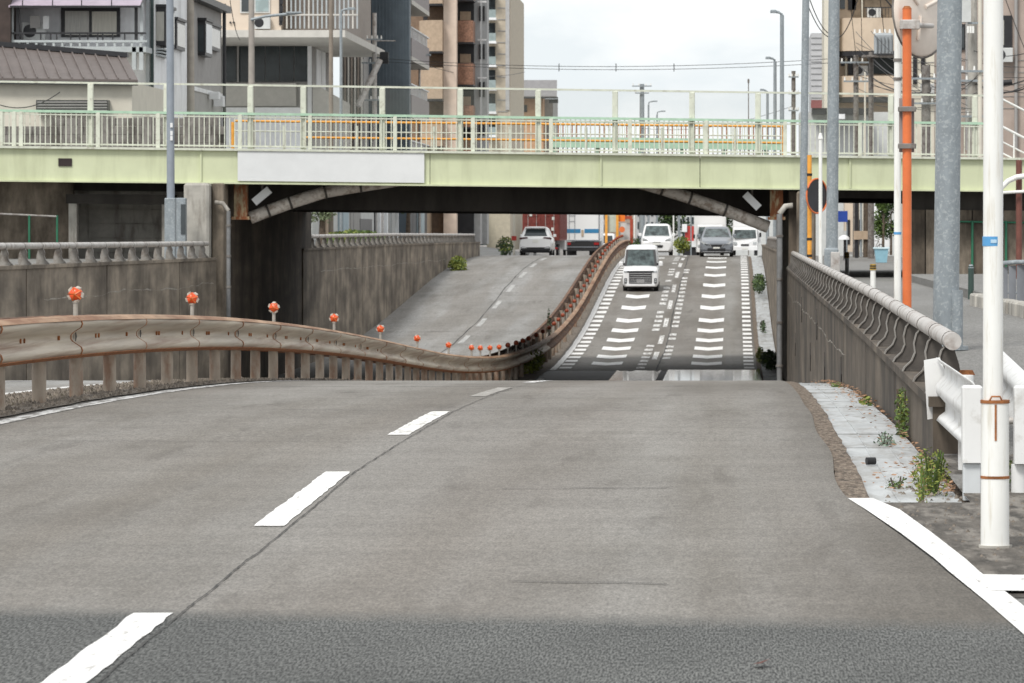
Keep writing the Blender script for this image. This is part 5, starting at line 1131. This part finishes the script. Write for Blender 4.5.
# ================================================================ STREET CLUTTER BEYOND THE CREST
WB = thing('works_board', 'orange framed roadworks board with round orange lamp at end of median', 'sign', P(617, 256, 300))
M_lamp_o = mat('orange_board', (.85,.22,.03), .5, .08)
for a, b, c, d, nm, m in ((605,607.5,212,252,'frame_post',M_oran),(616,618.5,212,252,'frame_post',M_oran),(607.5,616,213,232,'pale_board',mat('pale_green_board',(.50,.55,.48),.6,.08)),(618.6,625,205,221.5,'orange_board',M_lamp_o),(625,632,216,219,'red_rail',mat('red_brown',(.35,.06,.03),.6,.2)),(630,633,219,245,'red_post',mat('red_brown',(.35,.06,.03),.6,.2)),(619,631,223,240,'white_board',M_ltg)):
    pb(WB, nm, m, a, b, c, d, 300+ (.3 if 'board' in nm else 0), .12)
q = MB(); c_ = P(622, 229.5, 299.8); q.disc((c_[0],c_[2]), .21, 299.7, 299.85, 18); q.build('round_lamp', M_oranr, WB)
for (px, lab, a, b, m, yb0) in ((634.5,'white post right of the roadworks board',1.4,212,M_whitep,256),(641,'slim grey post left of the white wagon roof',.8,212,M_galv,256),(673.5,'slim white post above the yellow-green bush',1.0,212,M_whitep,256),(679,'grey post beside the red figure sign',2.0,212,M_galv,256),(691,'thin grey post left of the far lorry',.8,212,M_galv,256)):
    Y = 330; x = PX(px, Y); t = thing('street_post', lab, 'post', (x, Y, -.6)); q = MB(); q.cyl((x,Y,-.6),(x,Y,6),a*Y/F*.5+.02,n=10); q.build('shaft', m, t); q = MB(); q.cyl((x,Y,6),(x,Y,6.1),.08,n=8); q.build('cap', m, t)
RS = thing('red_sign', 'red and white street sign far off left of the hatchback', 'sign', P(688, 252, 340)); pb(RS, 'red_board', mat('sign_red', (.45,.05,.04), .6, .15), 685, 694, 226, 241, 340, .2); pb(RS, 'white_top', M_wwall, 682, 687, 224, 232, 339.8, .15); pb(RS, 'white_base', M_wwall, 682, 698, 241, 247, 339.8, .3); pb(RS, 'dark_base', M_trim, 683, 697, 247, 256, 340, .3)
NB = thing('red_sign', 'small red notice on a pale post left of the white SUV', 'sign', P(514, 256, 245)); pb(NB, 'red_notice', mat('sign_red', (.45,.05,.04), .6, .15), 511.5, 516.5, 236, 240.5, 245, .05); pb(NB, 'post', M_crw, 513, 515, 213, 258, 245.06, .08)
# far row of buildings closing the street
def farb(label, a, b, top, Y, m, win=True):
    t = thing('far_building', label, 'building', P((a+b)/2, 255, Y)); pb(t, 'wall', m, a, b, top, 262, Y, 10)
    if win:
        k = a+1.5
        while k < b-3:
            for r_ in range(3): pb(t, 'window', M_glass, k, k+2.2, top+4+r_*13, top+11+r_*13, Y-.08, .06)
            k += 4.5
    return t
farb('far grey building closing the street behind the white wagon', 636, 672, 205, 470, M_gtile); farb('far pale building behind the red street sign', 672, 706, 200, 520, M_ltg); farb('far brown building behind the roadworks board', 596, 636, 195, 500, mat('far_brown', (.34,.27,.22), .8, .1)); farb('far pale block right of the dark tree', 728, 790, 190, 480, M_ltg, False); farb('far grey block behind the container lorry', 480, 596, 190, 520, M_gwall, False)
farb('far cream block beyond the end of the left street', 420, 480, 180, 600, M_crw, False)
# ================================================================ UTILITY POLES, STREET LIGHTS, WIRES
def upole(label, px, Y, top, r, arms=((0,1.8),), m=M_concl, zb=.35):
    x = PX(px, Y); zt = PZ(top, Y); t = thing('utility_pole', label, 'pole', (x, Y, zb)); q = MB(); q.cyl((x,Y,zb),(x,Y,zt),r,r*.72,n=12); q.build('shaft', m, t)
    for dz, w_ in arms:
        q = MB(); z = zt-.4-dz; q.box(x-w_/2, x+w_/2, Y-r-.08, Y-r-.01, z, z+.08); a_ = q.build('crossarm', M_galv, t)
        for s_ in (-.45, -.15, .2, .45): q = MB(); q.cyl((x+s_*w_,Y-r-.045,z+.08),(x+s_*w_,Y-r-.045,z+.24),.045,.03,n=8); q.build('insulator', M_whitep, a_)
    return t, x, zt
t, x, zt = upole('concrete utility pole against the corner of the grey house', 190.5, 152, -30, .17, (), mat('pole_beige', (.40,.36,.31), .85, .1, 3), .8)
q = MB(); q.cyl((x-.1,151.8,PZ(61,152)),(x-.9,151.5,PZ(61,152)),.03,n=6); q.build('bracket', M_iron, t)
M_pconc = mat('pole_concrete', (.33,.30,.27), .85, .1, 3)
t, x, zt = upole('pale concrete pole with a lamp arm before the canopy building', 251.5, 178, -30, .16, (), M_pconc, .8)
q = MB(); q.tube([(x,177.8,PZ(20,178)),(x+.6,177.8,PZ(16.5,178)),(x+2.1,177.8,PZ(13,178))], .06, 8); q.build('lamp_arm', M_galv, t); q = MB(); q.bev(x+1.5,x+2.15,177.7,177.95,PZ(13.5,178),PZ(12,178),.02); q.build('lamp_head', M_galv, t)
t, x, zt = upole('brown pole rising in front of the canopy edge', 331, 186, -30, .115, (), mat('pole_brown', (.235,.20,.165), .85, .12, 3), .8)
t, x = pole('street_light', 'slim grey street light before the canopy, head pointing right', 'street light', 341, 184, .075, .06, PZ(13,184), M_galv, zb=.85); lamphead(t, x, 184, PZ(9.5,184), .62)
t, x = pole('street_light', 'slim pale street light before the tower balconies', 'street light', 419.5, 240, .075, .06, PZ(58,240), M_galvp, zb=.6); lamphead(t, x, 240, PZ(55.5,240), .65)
t, x, zt = upole('steel utility pole with insulators in front of the blue-grey tower', 374.5, 215, 13, .15, ((1.0,.8),(2.2,1.3),(4.1,1.1)), M_galvp, .8)
q = MB(); q.cyl((x+.1,214.8,PZ(41,215)),(x+1.1,214.8,PZ(41,215)),.03,n=6); q.build('side_arm', M_galvp, t)
q = MB(); q.bev(x+.3,x+.75,214.6,214.9,PZ(64,215),PZ(52,215),.05); q.build('switch_box', M_trim, t)
t, x, zt = upole('grey steel utility pole standing alone against the sky', 642, 300, 84, .22, ((-.2,1.4),(.3,1.0)), M_galv, -.5)
for (px, Y, top, dx, lab) in ((782,150,11,-.42,'tall street light right of the sky, head pointing left'),(775,185,57.5,-.42,'second street light behind the tall one, head pointing left'),(767.5,225,89.5,-.4,'third and lowest street light in the row by the sky'),(648.5,330,101,.7,'far street light just right of the lone steel pole'),(657,345,111,.7,'farthest street light right of the lone steel pole')):
    t, x = pole('street_light', lab, 'street light', px, Y, .09, .07, PZ(top+4,Y), M_galv); lamphead(t, x, Y, PZ(top,Y)-.05, dx)
t, x = pole('antenna_mast', 'thin antenna mast alone against the sky', 'mast', 748.5, 260, .035, .03, PZ(80,260), M_iron); q = MB(); q.bev(x-.06,x+.06,259.9,260.1,PZ(83,260),PZ(79,260),.01); q.build('antenna_tip', M_iron, t)
for (px, Y, top, r, arms, lab) in ((793.5,250,71,.17,((0,.6),(1,.6),(2,.6)),'dark utility pole left of the slim grey pole'),(856,200,55,.16,((0,1.5),(.9,1.2)),'utility pole left of the transformer with stacked insulators'),(871,190,52,.15,(),'utility pole holding the grey transformer'),(926,170,65,.24,((.2,1.6),(1.2,1.2)),'thick dark utility pole beside the thick grey pole'),(972.5,165,-30,.24,((4,1.6),(5.4,1.3)),'wide concrete utility pole left of the white pole'),(980,160,-30,.10,((3.5,1.5),),'slim cream pole beside the wide concrete utility pole'),(865,215,70,.06,(),'thin pale pole between two utility poles')):
    m = {926: M_iron, 980: M_crw, 972.5: M_concl, 865: M_crw, 793.5: M_iron}.get(px, M_iron)
    t, x, zt = upole(lab, px, Y, top, r, arms, m)
    if px == 871:
        tr = MB(); tr.bev(PX(874,189.5), PX(893,189.5), 188.9, 189.7, PZ(54,189.5), PZ(33.5,189.5), .1); b_ = tr.build('transformer', mat('transformer_grey', (.36,.39,.41), .5, .08), t)
        for k in range(4): q = MB(); a = PX(875+k*5,189); q.cyl((a,189.2,PZ(34,189.5)),(a,189.2,PZ(29.5,189.5)),.07,.04,n=8); q.build('bushing', M_whitep, b_)
        for k in range(5): q = MB(); a = PX(876.5+k*3.6,188.8); q.box(a,a+.04,188.78,188.895,PZ(52,189),PZ(37,189)); q.build('cooling_fin', M_galv, b_)
        q = MB(); q.bev(PX(862,189), PX(896,189), 189.0, 189.9, PZ(57,189), PZ(55,189), .02); q.build('platform', M_iron, t)
        q = MB(); q.bev(PX(895,188),PX(900,188),188,188.3,PZ(62,188),PZ(52,188),.04); q.build('lightning_arrester', M_whitep, t)
def wire(label, pts, r=.018, sag=0, name='overhead_wire', n=14):
    q = MB(); a, b = Vector(P(*pts[0])), Vector(P(*pts[1])); v = []
    for i in range(n+1): u = i/n; p = a*(1-u)+b*u; p.z -= sag*4*u*(1-u); v.append(tuple(p))
    q.tube(v, r, 5); return tag(q.build(name, M_trim, None), label, 'wire', 'overhead wires')
wire('upper of the two long wires crossing the sky above the bridge', [(376,58,215),(870,56,190)], .013, .46); wire('lower of the two long wires crossing the sky above the bridge', [(376,61,215),(860,61,200)], .013, .43)
q = None
for px, lab in ((559,'left'),(616,'middle'),(674,'right')):
    q = MB(); q.cyl(P(px,63.5,206), P(px,71.5,206), .02, n=6); tag(q.build('wire_spacer', M_trim), '%s spacer clipped across the two long sky wires' % lab, 'wire spacer', 'wire spacers')
wire('left cable hanging in a curve to the grey pole from the top of the photo', [(806,0,140),(832,38,150)], .018, .3); wire('right cable hanging in a curve to the grey pole from the top of the photo', [(810,0,140),(834,35,150)], .018, .3)
wire('cable swooping up from the grey pole to the beige building', [(833,38,150),(858,-2,150)], .018, .45)
for i, (a, b, sg, lab) in enumerate((((850,0,195),(856,57,200),0,'vertical cable before the beige balcony, left one'),((861,0,195),(862,57,200),0,'vertical cable before the beige balcony, right one'),((871,56,190),(926,75,170),.5,'wire from transformer pole to thick dark utility pole, upper'),((856,62,200),(926,92,170),.5,'wire from transformer pole to thick dark utility pole, lower'),((926,80,170),(1030,78,160),.4,'wire behind the white pole, upper'),((926,92,170),(1030,84,160),.4,'wire behind the white pole, lower'),((972,50,165),(1030,52,160),.2,'wire crossing the dark framed window foot'),((1004,-5,165),(1030,62,165),.05,'wire slanting down at the upper right corner'),((895,10,150),(880,-8,150),.02,'short dark cable at the top left of the big mirror'),((880,0,188),(884,33,189),-.1,'cable dropping to the transformer'),((1030,86,158),(975,83,165),.3,'thick cable at the right behind the white pole'),((0,105,130),(60,92,131),.25,'thin wire above the block wall at the left'),((420,63,240),(525,72,292),.5,'wire along the tan apartment block'),((230,0,178),(240,40,180),.3,'wire loop by the grey house corner'),((640,128,300),(793,106,250),.6,'low far wire under the street lights'))):
    wire(lab, [a, b], .03 if 'thick' in lab or 'dark cable' in lab else .016, sg)
random.seed(21)
for k in range(14):
    a = random.choice(((856,200),(871,190),(926,170),(905,185))); b = random.choice(((972,165),(980,160),(926,170),(1030,160)))
    o = wire('thin slack wire tangled between the utility poles on the right', [(a[0], random.uniform(30,110), a[1]), (b[0], random.uniform(45,112), b[1])], .014, random.uniform(.15,.7)); o['group'] = 'tangled wires on the right'
tg = thing('cable_closure', 'black cable closure hanging on wires behind the white pole', 'cable closure', P(1005,82,158)); q = MB(); q.cyl(P(1002,83,158),P(1012,82,158),.11,n=10); q.build('sleeve', M_trim, tg); q = MB(); q.cyl(P(1001,83,158),P(1002,83,158),.06,n=8); q.build('end_cap', M_trim, tg)
pm = thing('wire_gear', 'grey electrical gear on the right utility pole beside the thick pole', 'electrical gear', P(965,20,164)); pb(pm, 'case', M_ltg, 960, 971, 0, 22, 163.5, .5); pb(pm, 'bracket', M_galv, 968, 990, 22, 24, 163.6, .1)
for k in range(3): pb(pm, 'fuse', M_whitep, 967+k*2.6, 969+k*2.6, 26, 33, 163.4, .1)
# ================================================================ SIDE STREET SEEN UNDER THE BRIDGE ON THE RIGHT
def gy(py): return F*(CH-.35)/(py-VY)
PLN = thing('planter', 'pale blue square planter tub under the bridge at right', 'planter', (PX(882,165), 165, .35))
q = MB(); a, b, Y = PX(875,165), PX(888,165), 165
q.hexa([(a+.05,Y,.35),(b-.05,Y,.35),(b-.05,Y+.55,.35),(a+.05,Y+.55,.35),(a-.02,Y-.03,.88),(b+.02,Y-.03,.88),(b+.02,Y+.6,.88),(a-.02,Y+.6,.88)]); q.build('tub', mat('planter_blue', (.26,.46,.55), .6, .1), PLN)
q = MB(); q.bev(a-.06, b+.06, Y-.07, Y+.64, .883, .95, .02); q.build('rim', mat('planter_rim', (.5,.62,.66), .6, .1), PLN)
BS = thing('blue_sign', 'blue road sign hanging under the bridge at right', 'sign', P(843, 255, 180)); pb(BS, 'panel', mat('sign_blue', (.02,.06,.32), .5, .1), 838, 847.5, 211, 222, 180, .04)
q = MB(); a = P(847,211,180.1); q.cyl((a[0],a[1],.35),a,.03,n=8); q.build('post', M_galv, BS)
for (a, b, c, d, Y, m, lab) in ((845,856,203,246,222,M_peach,'peach wall slab between posts in the far right side street'),(857,868,206,250,219,M_crw,'cream gate pillar in the far right side street'),(868,889,203,246,228,M_wwall,'white house end in the far right side street')):
    t = thing('street_wall', lab, 'wall', (PX((a+b)/2,Y), Y, .35)); q = MB(); q.box(PX(a,Y), PX(b,Y), Y, Y+3, .35, PZ(c-20,Y)); q.build('wall', m, t)
    q = MB(); q.box(PX(a+2,Y), PX(a+5,Y), Y-.05, Y-.003, .9, 2.2); q.build('window', M_frame, t); q = MB(); q.box(PX(a-.3,Y), PX(b+.3,Y), Y-.06, Y-.055, .35, .5); q.build('plinth', M_gwall, t)
for (px, Y, r, m, lab) in ((845,190,.07,M_trim,'black figure-like post box leaning by the blue sign'),(856.5,195,.09,M_frame,'dark post nearest the blue sign post in the side street'),(866,200,.14,M_bark,'brown trunk-like pole in the side street'),(861,205,.06,M_galv,'thin grey pole in the side street')):
    t, x = pole('side_post', lab, 'post', px, Y, r, r*.9, 3.2 if r != .07 else 1.6, m); q = MB(); q.box(x-r*1.6, x+r*1.6, Y-r-.1, Y-r-.01, 1.2, 1.6); q.build('notice', M_tan if r != .07 else M_ltg, t)
UB = thing('white_umbrella', 'white folded umbrella or cover by the blue sign', 'umbrella', P(843, 243, 178)); c_ = P(844,237.5,178); q = MB(); q.loft([[(c_[0]+r_*math.cos(2*math.pi*j/10)*.25,c_[1]+r_*math.sin(2*math.pi*j/10)*.2,c_[2]+z) for j in range(10)] for r_, z in ((1,-.09),(.85,.02),(.4,.09),(.05,.11))], True, True); q.build('canopy', M_wwall, UB); q = MB(); q.cyl((c_[0],c_[1],.35),c_,.02,n=6); q.build('stick', M_trim, UB)
# bicycle-like clutter replaced by a simple parked bicycle
BI = thing('bicycle', 'parked bicycle beside the planter in the side street', 'bicycle', P(872, 256, 200))
bx0 = PX(867.5,200); 
for k in (0, 1):
    c_ = (bx0+k*.62, 200-.6*k, .66); q = MB(); q.tube([(c_[0]+.2*math.cos(2*math.pi*j/16), c_[1]-.2*math.cos(2*math.pi*j/16), c_[2]+.31*math.sin(2*math.pi*j/16)) for j in range(17)], .02, 5); q.build('wheel', M_trim, BI)
q = MB(); q.tube([(bx0,200,.66),(bx0+.2,199.8,1.1),(bx0+.5,199.5,1.15),(bx0+.62,199.4,.66)], .02, 5); q.tube([(bx0+.2,199.8,1.1),(bx0+.3,199.7,.62),(bx0+.5,199.5,1.15)], .018, 5); q.build('frame', M_iron, BI)
q = MB(); q.bev(bx0+.12,bx0+.3,199.7,199.9,1.2,1.26,.02); q.build('saddle', M_trim, BI); q = MB(); q.tube([(bx0+.45,199.3,1.28),(bx0+.5,199.5,1.25),(bx0+.55,199.7,1.28)], .015, 5); q.build('handlebar', M_chrome, BI)
# ================================================================ PLANTS
def clump(t, name, m, c, rad, n, s, up=.4, parent=None):
    q = MB(); vs_, fs_ = [], []
    for i in range(n):
        u = Vector((random.gauss(0,1), random.gauss(0,1), random.gauss(0,1))).normalized()*(random.random()**.45)
        p = Vector((c[0]+u.x*rad[0], c[1]+u.y*rad[1], c[2]+u.z*rad[2]))
        a = Vector((random.uniform(-1,1), random.uniform(-1,1), random.uniform(-.3,1)*up+.2)).normalized(); b = a.cross(Vector((random.uniform(-1,1),random.uniform(-1,1),random.uniform(-1,1)))).normalized()
        k = s*random.uniform(.6, 1.4); o = len(vs_)
        vs_ += [tuple(p-a*k), tuple(p+b*k*.45), tuple(p+a*k), tuple(p-b*k*.45)]; fs_.append((o,o+1,o+2,o+3))
    q.add(vs_, fs_); return q.build(name, m, parent or t)
def weed(label, c, rad, n, s, m=M_leaf, m2=None, stems=7, name='weed'):
    t = thing(name, label, 'plant', (c[0], c[1], c[2]-rad[2]))
    q = MB()
    for k in range(stems):
        a = random.uniform(0, 6.28); r_ = random.random()**.5*.8; q.tube([(c[0]+.2*r_*rad[0]*math.cos(a),c[1]+.2*r_*rad[1]*math.sin(a),c[2]-rad[2]),(c[0]+r_*rad[0]*math.cos(a)*.7,c[1]+r_*rad[1]*math.sin(a)*.7,c[2]),(c[0]+r_*rad[0]*math.cos(a),c[1]+r_*rad[1]*math.sin(a),c[2]+rad[2]*random.uniform(.3,.9))], .004+s*.06, 4, False)
    q.build('stem', M_bark if m is not M_leafy else M_leaf, t); clump(t, 'foliage', m, c, rad, n, s)
    if m2: clump(t, 'foliage', m2, (c[0],c[1],c[2]+rad[2]*.15), (rad[0]*.9,rad[1]*.9,rad[2]*.8), n//3, s)
    return t
weed('bushy yellow-green weed at the foot of the wall end, right foreground', (1.18,25.4,.07), (.13,.3,.18), 480, .014, M_leafy, M_leaf, 18)
weed('tall thin reddish weed in front of the yellow-green weed', (1.08,24.3,.06), (.04,.1,.16), 120, .013, M_leafy, M_dry, 6)
weed('weed between the white pole and the guardrail end', (1.62,25.8,.06), (.10,.3,.15), 400, .016, M_leaf, M_leafy)
weed('ivy-like weed hanging on the right wall near its end', (1.31,33.0,.10), (.05,.6,.24), 500, .017, M_leaf, M_leafy)
weed('low weed against the right wall beyond the ivy-like one', (1.28,41,-.22), (.07,1.2,.16), 240, .035, M_leafy, M_leaf)
weed('dark weed at the far foot of the right wall on the crest', (1.25,51,-.5), (.08,2,.22), 240, .04, M_leaf, M_leafy)
weed('grey-green tuft growing through the gutter plates', (1.12,31.5,-.01), (.09,.3,.065), 150, .015, mat('leaf_grey', (.20,.26,.20), .7, .3, 8), None, 8)
weed('small tuft at the near end of the gutter plates', (1.0,26.0,-.01), (.08,.2,.05), 80, .013, M_leaf, None, 5)
weed('bush growing in the median at the bottom of the dip', (-5.95,124,zr(124)+.30), (.25,5,.40), 700, .06, M_leafy, M_leaf)
weed('tall dark stalk in the median at the dip', (-6.2,140,zr(140)+.75), (.07,.2,.6), 90, .05, M_leafd, None, 5)
weed('dark dead weeds along the guardrail in the dip', (-6.35,124,zr(124)+.5), (.15,5,.4), 350, .05, mat('dead_weed', (.05,.045,.035), .9, .3), None, 12)
weed('dark low shrub left of the notice and the white SUV', (PX(505,240),240,zr(240)+.55), (.5,1,.6), 400, .09, M_leafd, M_leafy)
weed('round yellow-green bush on the left verge below the far pipe rail', (PX(458,190),190,zr(190)+.2), (.42,1.4,.45), 700, .07, M_leafy, M_leaf)
weed('yellow-green bush at the crest left of the silver hatchback', (PX(682,262),262,zr(262)+.75), (.55,.8,.55), 500, .09, M_leafy, M_leaf)
weed('green bush left of the yellow-green bush, behind the wagon', (PX(638,300),300,zr(300)+.9), (.8,1,.6), 300, .1, M_leafd, M_leaf)
weed('grey-green shrub on the verge by the right wall beyond the bridge', (PX(759,172),172,zr(172)+.42), (.30,5,.42), 600, .06, M_leafd, M_leaf)
weed('low shrub at the foot of the right wall in the dip', (1.05,127,zr(127)+.22), (.28,3,.30), 600, .06, M_leafd, M_leaf)
weed('yellow-green tuft beside the ladder bars in the dip', (.78,131,zr(131)+.2), (.12,1.4,.28), 240, .05, M_leafy, None)
weed('sparse weed growing out of the far gutter plates', (1.0,150,zr(150)+.18), (.12,4,.22), 160, .05, M_leafd, None)
t = thing('planted_bank', 'low green hedge on the bank under the bridge at left', 'hedge', (-16.5, 178, .9))
clump(t, 'foliage', M_leaf, (-16.4,182,1.25), (.7,13,.38), 2600, .09); clump(t, 'foliage', M_leafy, (-16.4,180,1.3), (.6,12,.35), 700, .08); q = MB(); q.box(-17.0,-15.8,166,196,.85,1.0); q.build('bed_edge', M_concl, t)
def tree(label, x, Y, zb, h, rx, m, n, s, trunk=.15, low=.3):
    t = thing('tree', label, 'tree', (x, Y, zb)); q = MB(); q.tube([(x,Y,zb),(x+.05*h*.1,Y,zb+h*.4),(x,Y,zb+h*.85)], [trunk,trunk*.7,trunk*.25], 8)
    for k in range(6): a = k*1.1; q.tube([(x,Y,zb+h*(.35+.07*k)),(x+rx*.7*math.cos(a),Y+rx*.7*math.sin(a),zb+h*(.5+.07*k))], [trunk*.4,trunk*.12], 5)
    q.build('trunk', M_bark, t)
    for k in range(9):
        a = random.uniform(0,6.28); r_ = rx*random.uniform(.15,.65); zz = zb+h*(low+(1-low)*random.uniform(.1,.85)); clump(t, 'crown', m if k % 3 else M_leaf, (x+r_*math.cos(a),Y+r_*math.sin(a),zz), (rx*.5,rx*.5,h*.14), n//9, s)
    return t
tree('dark round tree behind the hatchback, just under the bridge', PX(722,300), 300, -.4, 4.6, 1.3, M_leafd, 2200, .12)
tree('slender tree above the pale blue planter', PX(883,212), 212, .35, 4.2, .62, M_leaf, 2200, .09, .08, .25)
tree('dark shrub tree right of the planter, behind the orange pole', PX(891,218), 218, .35, 3.0, .5, M_leafd, 1200, .09, .07)
tree('pale leafy tree at the left under the bridge', PX(322,172), 172, .9, 4.0, .8, mat('leaf_pale', (.20,.24,.14), .6, .4, 6), 1500, .10)
tree('dark tree behind the white posts far up the street', PX(672,360), 360, -.8, 5.0, 1.6, M_leafd, 1500, .16)
tree('brown-leaved trunk between the shops under the bridge', PX(408,226), 226, .9, 4.2, .55, mat('leaf_brown', (.12,.09,.05), .7, .4, 6), 1100, .09)
# leaf litter on the gutter plates, gravel and dead weeds along the median
lf = MB()
for i in range(1100):
    y = random.choice((random.uniform(25,29), random.uniform(28,46), random.uniform(40,60))); x = random.choice((random.gauss(1.30,.03), random.gauss(1.28,.05), random.gauss(1.2,.08), random.uniform(.8,1.33) if random.random() < .35 else 1.31))
    if x > 1.35 or x < .8: continue
    z = zr(y)-.028+random.uniform(0,.03); s_ = random.uniform(.010,.026); a = random.uniform(0,6.28); b = random.uniform(-.5,.5)
    u = Vector((math.cos(a),math.sin(a),b*.5)); v = Vector((-math.sin(a),math.cos(a),random.uniform(-.4,.6)))*.6; p = Vector((x,y,z+.012))
    lf.add([tuple(p-u*s_),tuple(p+v*s_),tuple(p+u*s_),tuple(p-v*s_)], [(0,1,2,3)])
o = lf.build('leaf_litter', M_dry); tag(o, 'dry brown leaves lying on the white gutter plates', 'leaf litter', kind='stuff')
can = thing('drink_can', 'small black can lying on the gutter plates', 'can', (PX(866,28.6),28.6,-.03)); q = MB(); q.cyl((.895,28.6,-.01),(.955,28.62,-.01),.026,n=14); q.build('can_body', M_trim, can); q = MB(); q.cyl((.956,28.62,-.01),(.961,28.62,-.01),.021,n=14); q.build('lid', M_chrome, can)
dl = MB(); p = Vector(P(761,667,14.95)); dl.add([(p.x-.03,p.y,.012),(p.x,p.y-.05,.02),(p.x+.035,p.y+.02,.03),(p.x,p.y+.06,.014)], [(0,1,2,3)]); tag(dl.build('dead_leaf', mat('dark_red_leaf', (.10,.03,.02), .8, .2)), 'single dark leaf lying on the dark asphalt patch', 'leaf')
gr = MB()
for i in range(5200):
    y = 30+45*random.random()**1.3; x = random.uniform(-7.3, xedge(y)-.16); s_ = random.uniform(.008,.03)*(1.6 if random.random() < .04 else 1); z = zr(y)+.012
    gr.add([(x-s_,y,z),(x+s_*.4,y-s_,z),(x+s_,y+s_*.5,z),(x,y,z+s_*1.1)], [(0,1,3),(1,2,3),(2,0,3)])
o = gr.build('gravel', M_gravel); tag(o, 'loose grey gravel under the median guardrail', 'gravel', kind='stuff')
dw = MB()
for i in range(1100):
    y = random.uniform(33, 62); x = random.gauss(-6.75, .12); z = zr(y)+.01; h = random.uniform(.015,.045); a = random.uniform(0,6.28)
    dw.add([(x,y,z),(x+.012,y,z),(x+h*.6*math.cos(a),y+h*.6*math.sin(a),z+h)], [(0,1,2)])
o = dw.build('dry_grass', mat('dry_grass', (.13,.115,.085), .9, .4, 10)); tag(o, 'short dry grass tufts along the guardrail posts', 'dry grass', kind='stuff')
vg = MB()
for i in range(700):
    y = random.uniform(19.8, 28.9); x = random.uniform(lerp(y,[(19,1.25),(24.4,.85),(29,1.4)]), 2.4); s_ = random.uniform(.005,.018); z = zright(y)-.004
    vg.add([(x-s_,y,z),(x+s_*.4,y-s_,z),(x+s_,y+s_*.5,z),(x,y,z+s_*1.1)], [(0,1,3),(1,2,3),(2,0,3)])
o = vg.build('grit', M_gravel); tag(o, 'loose grit around the foot of the white pole', 'grit', kind='stuff')
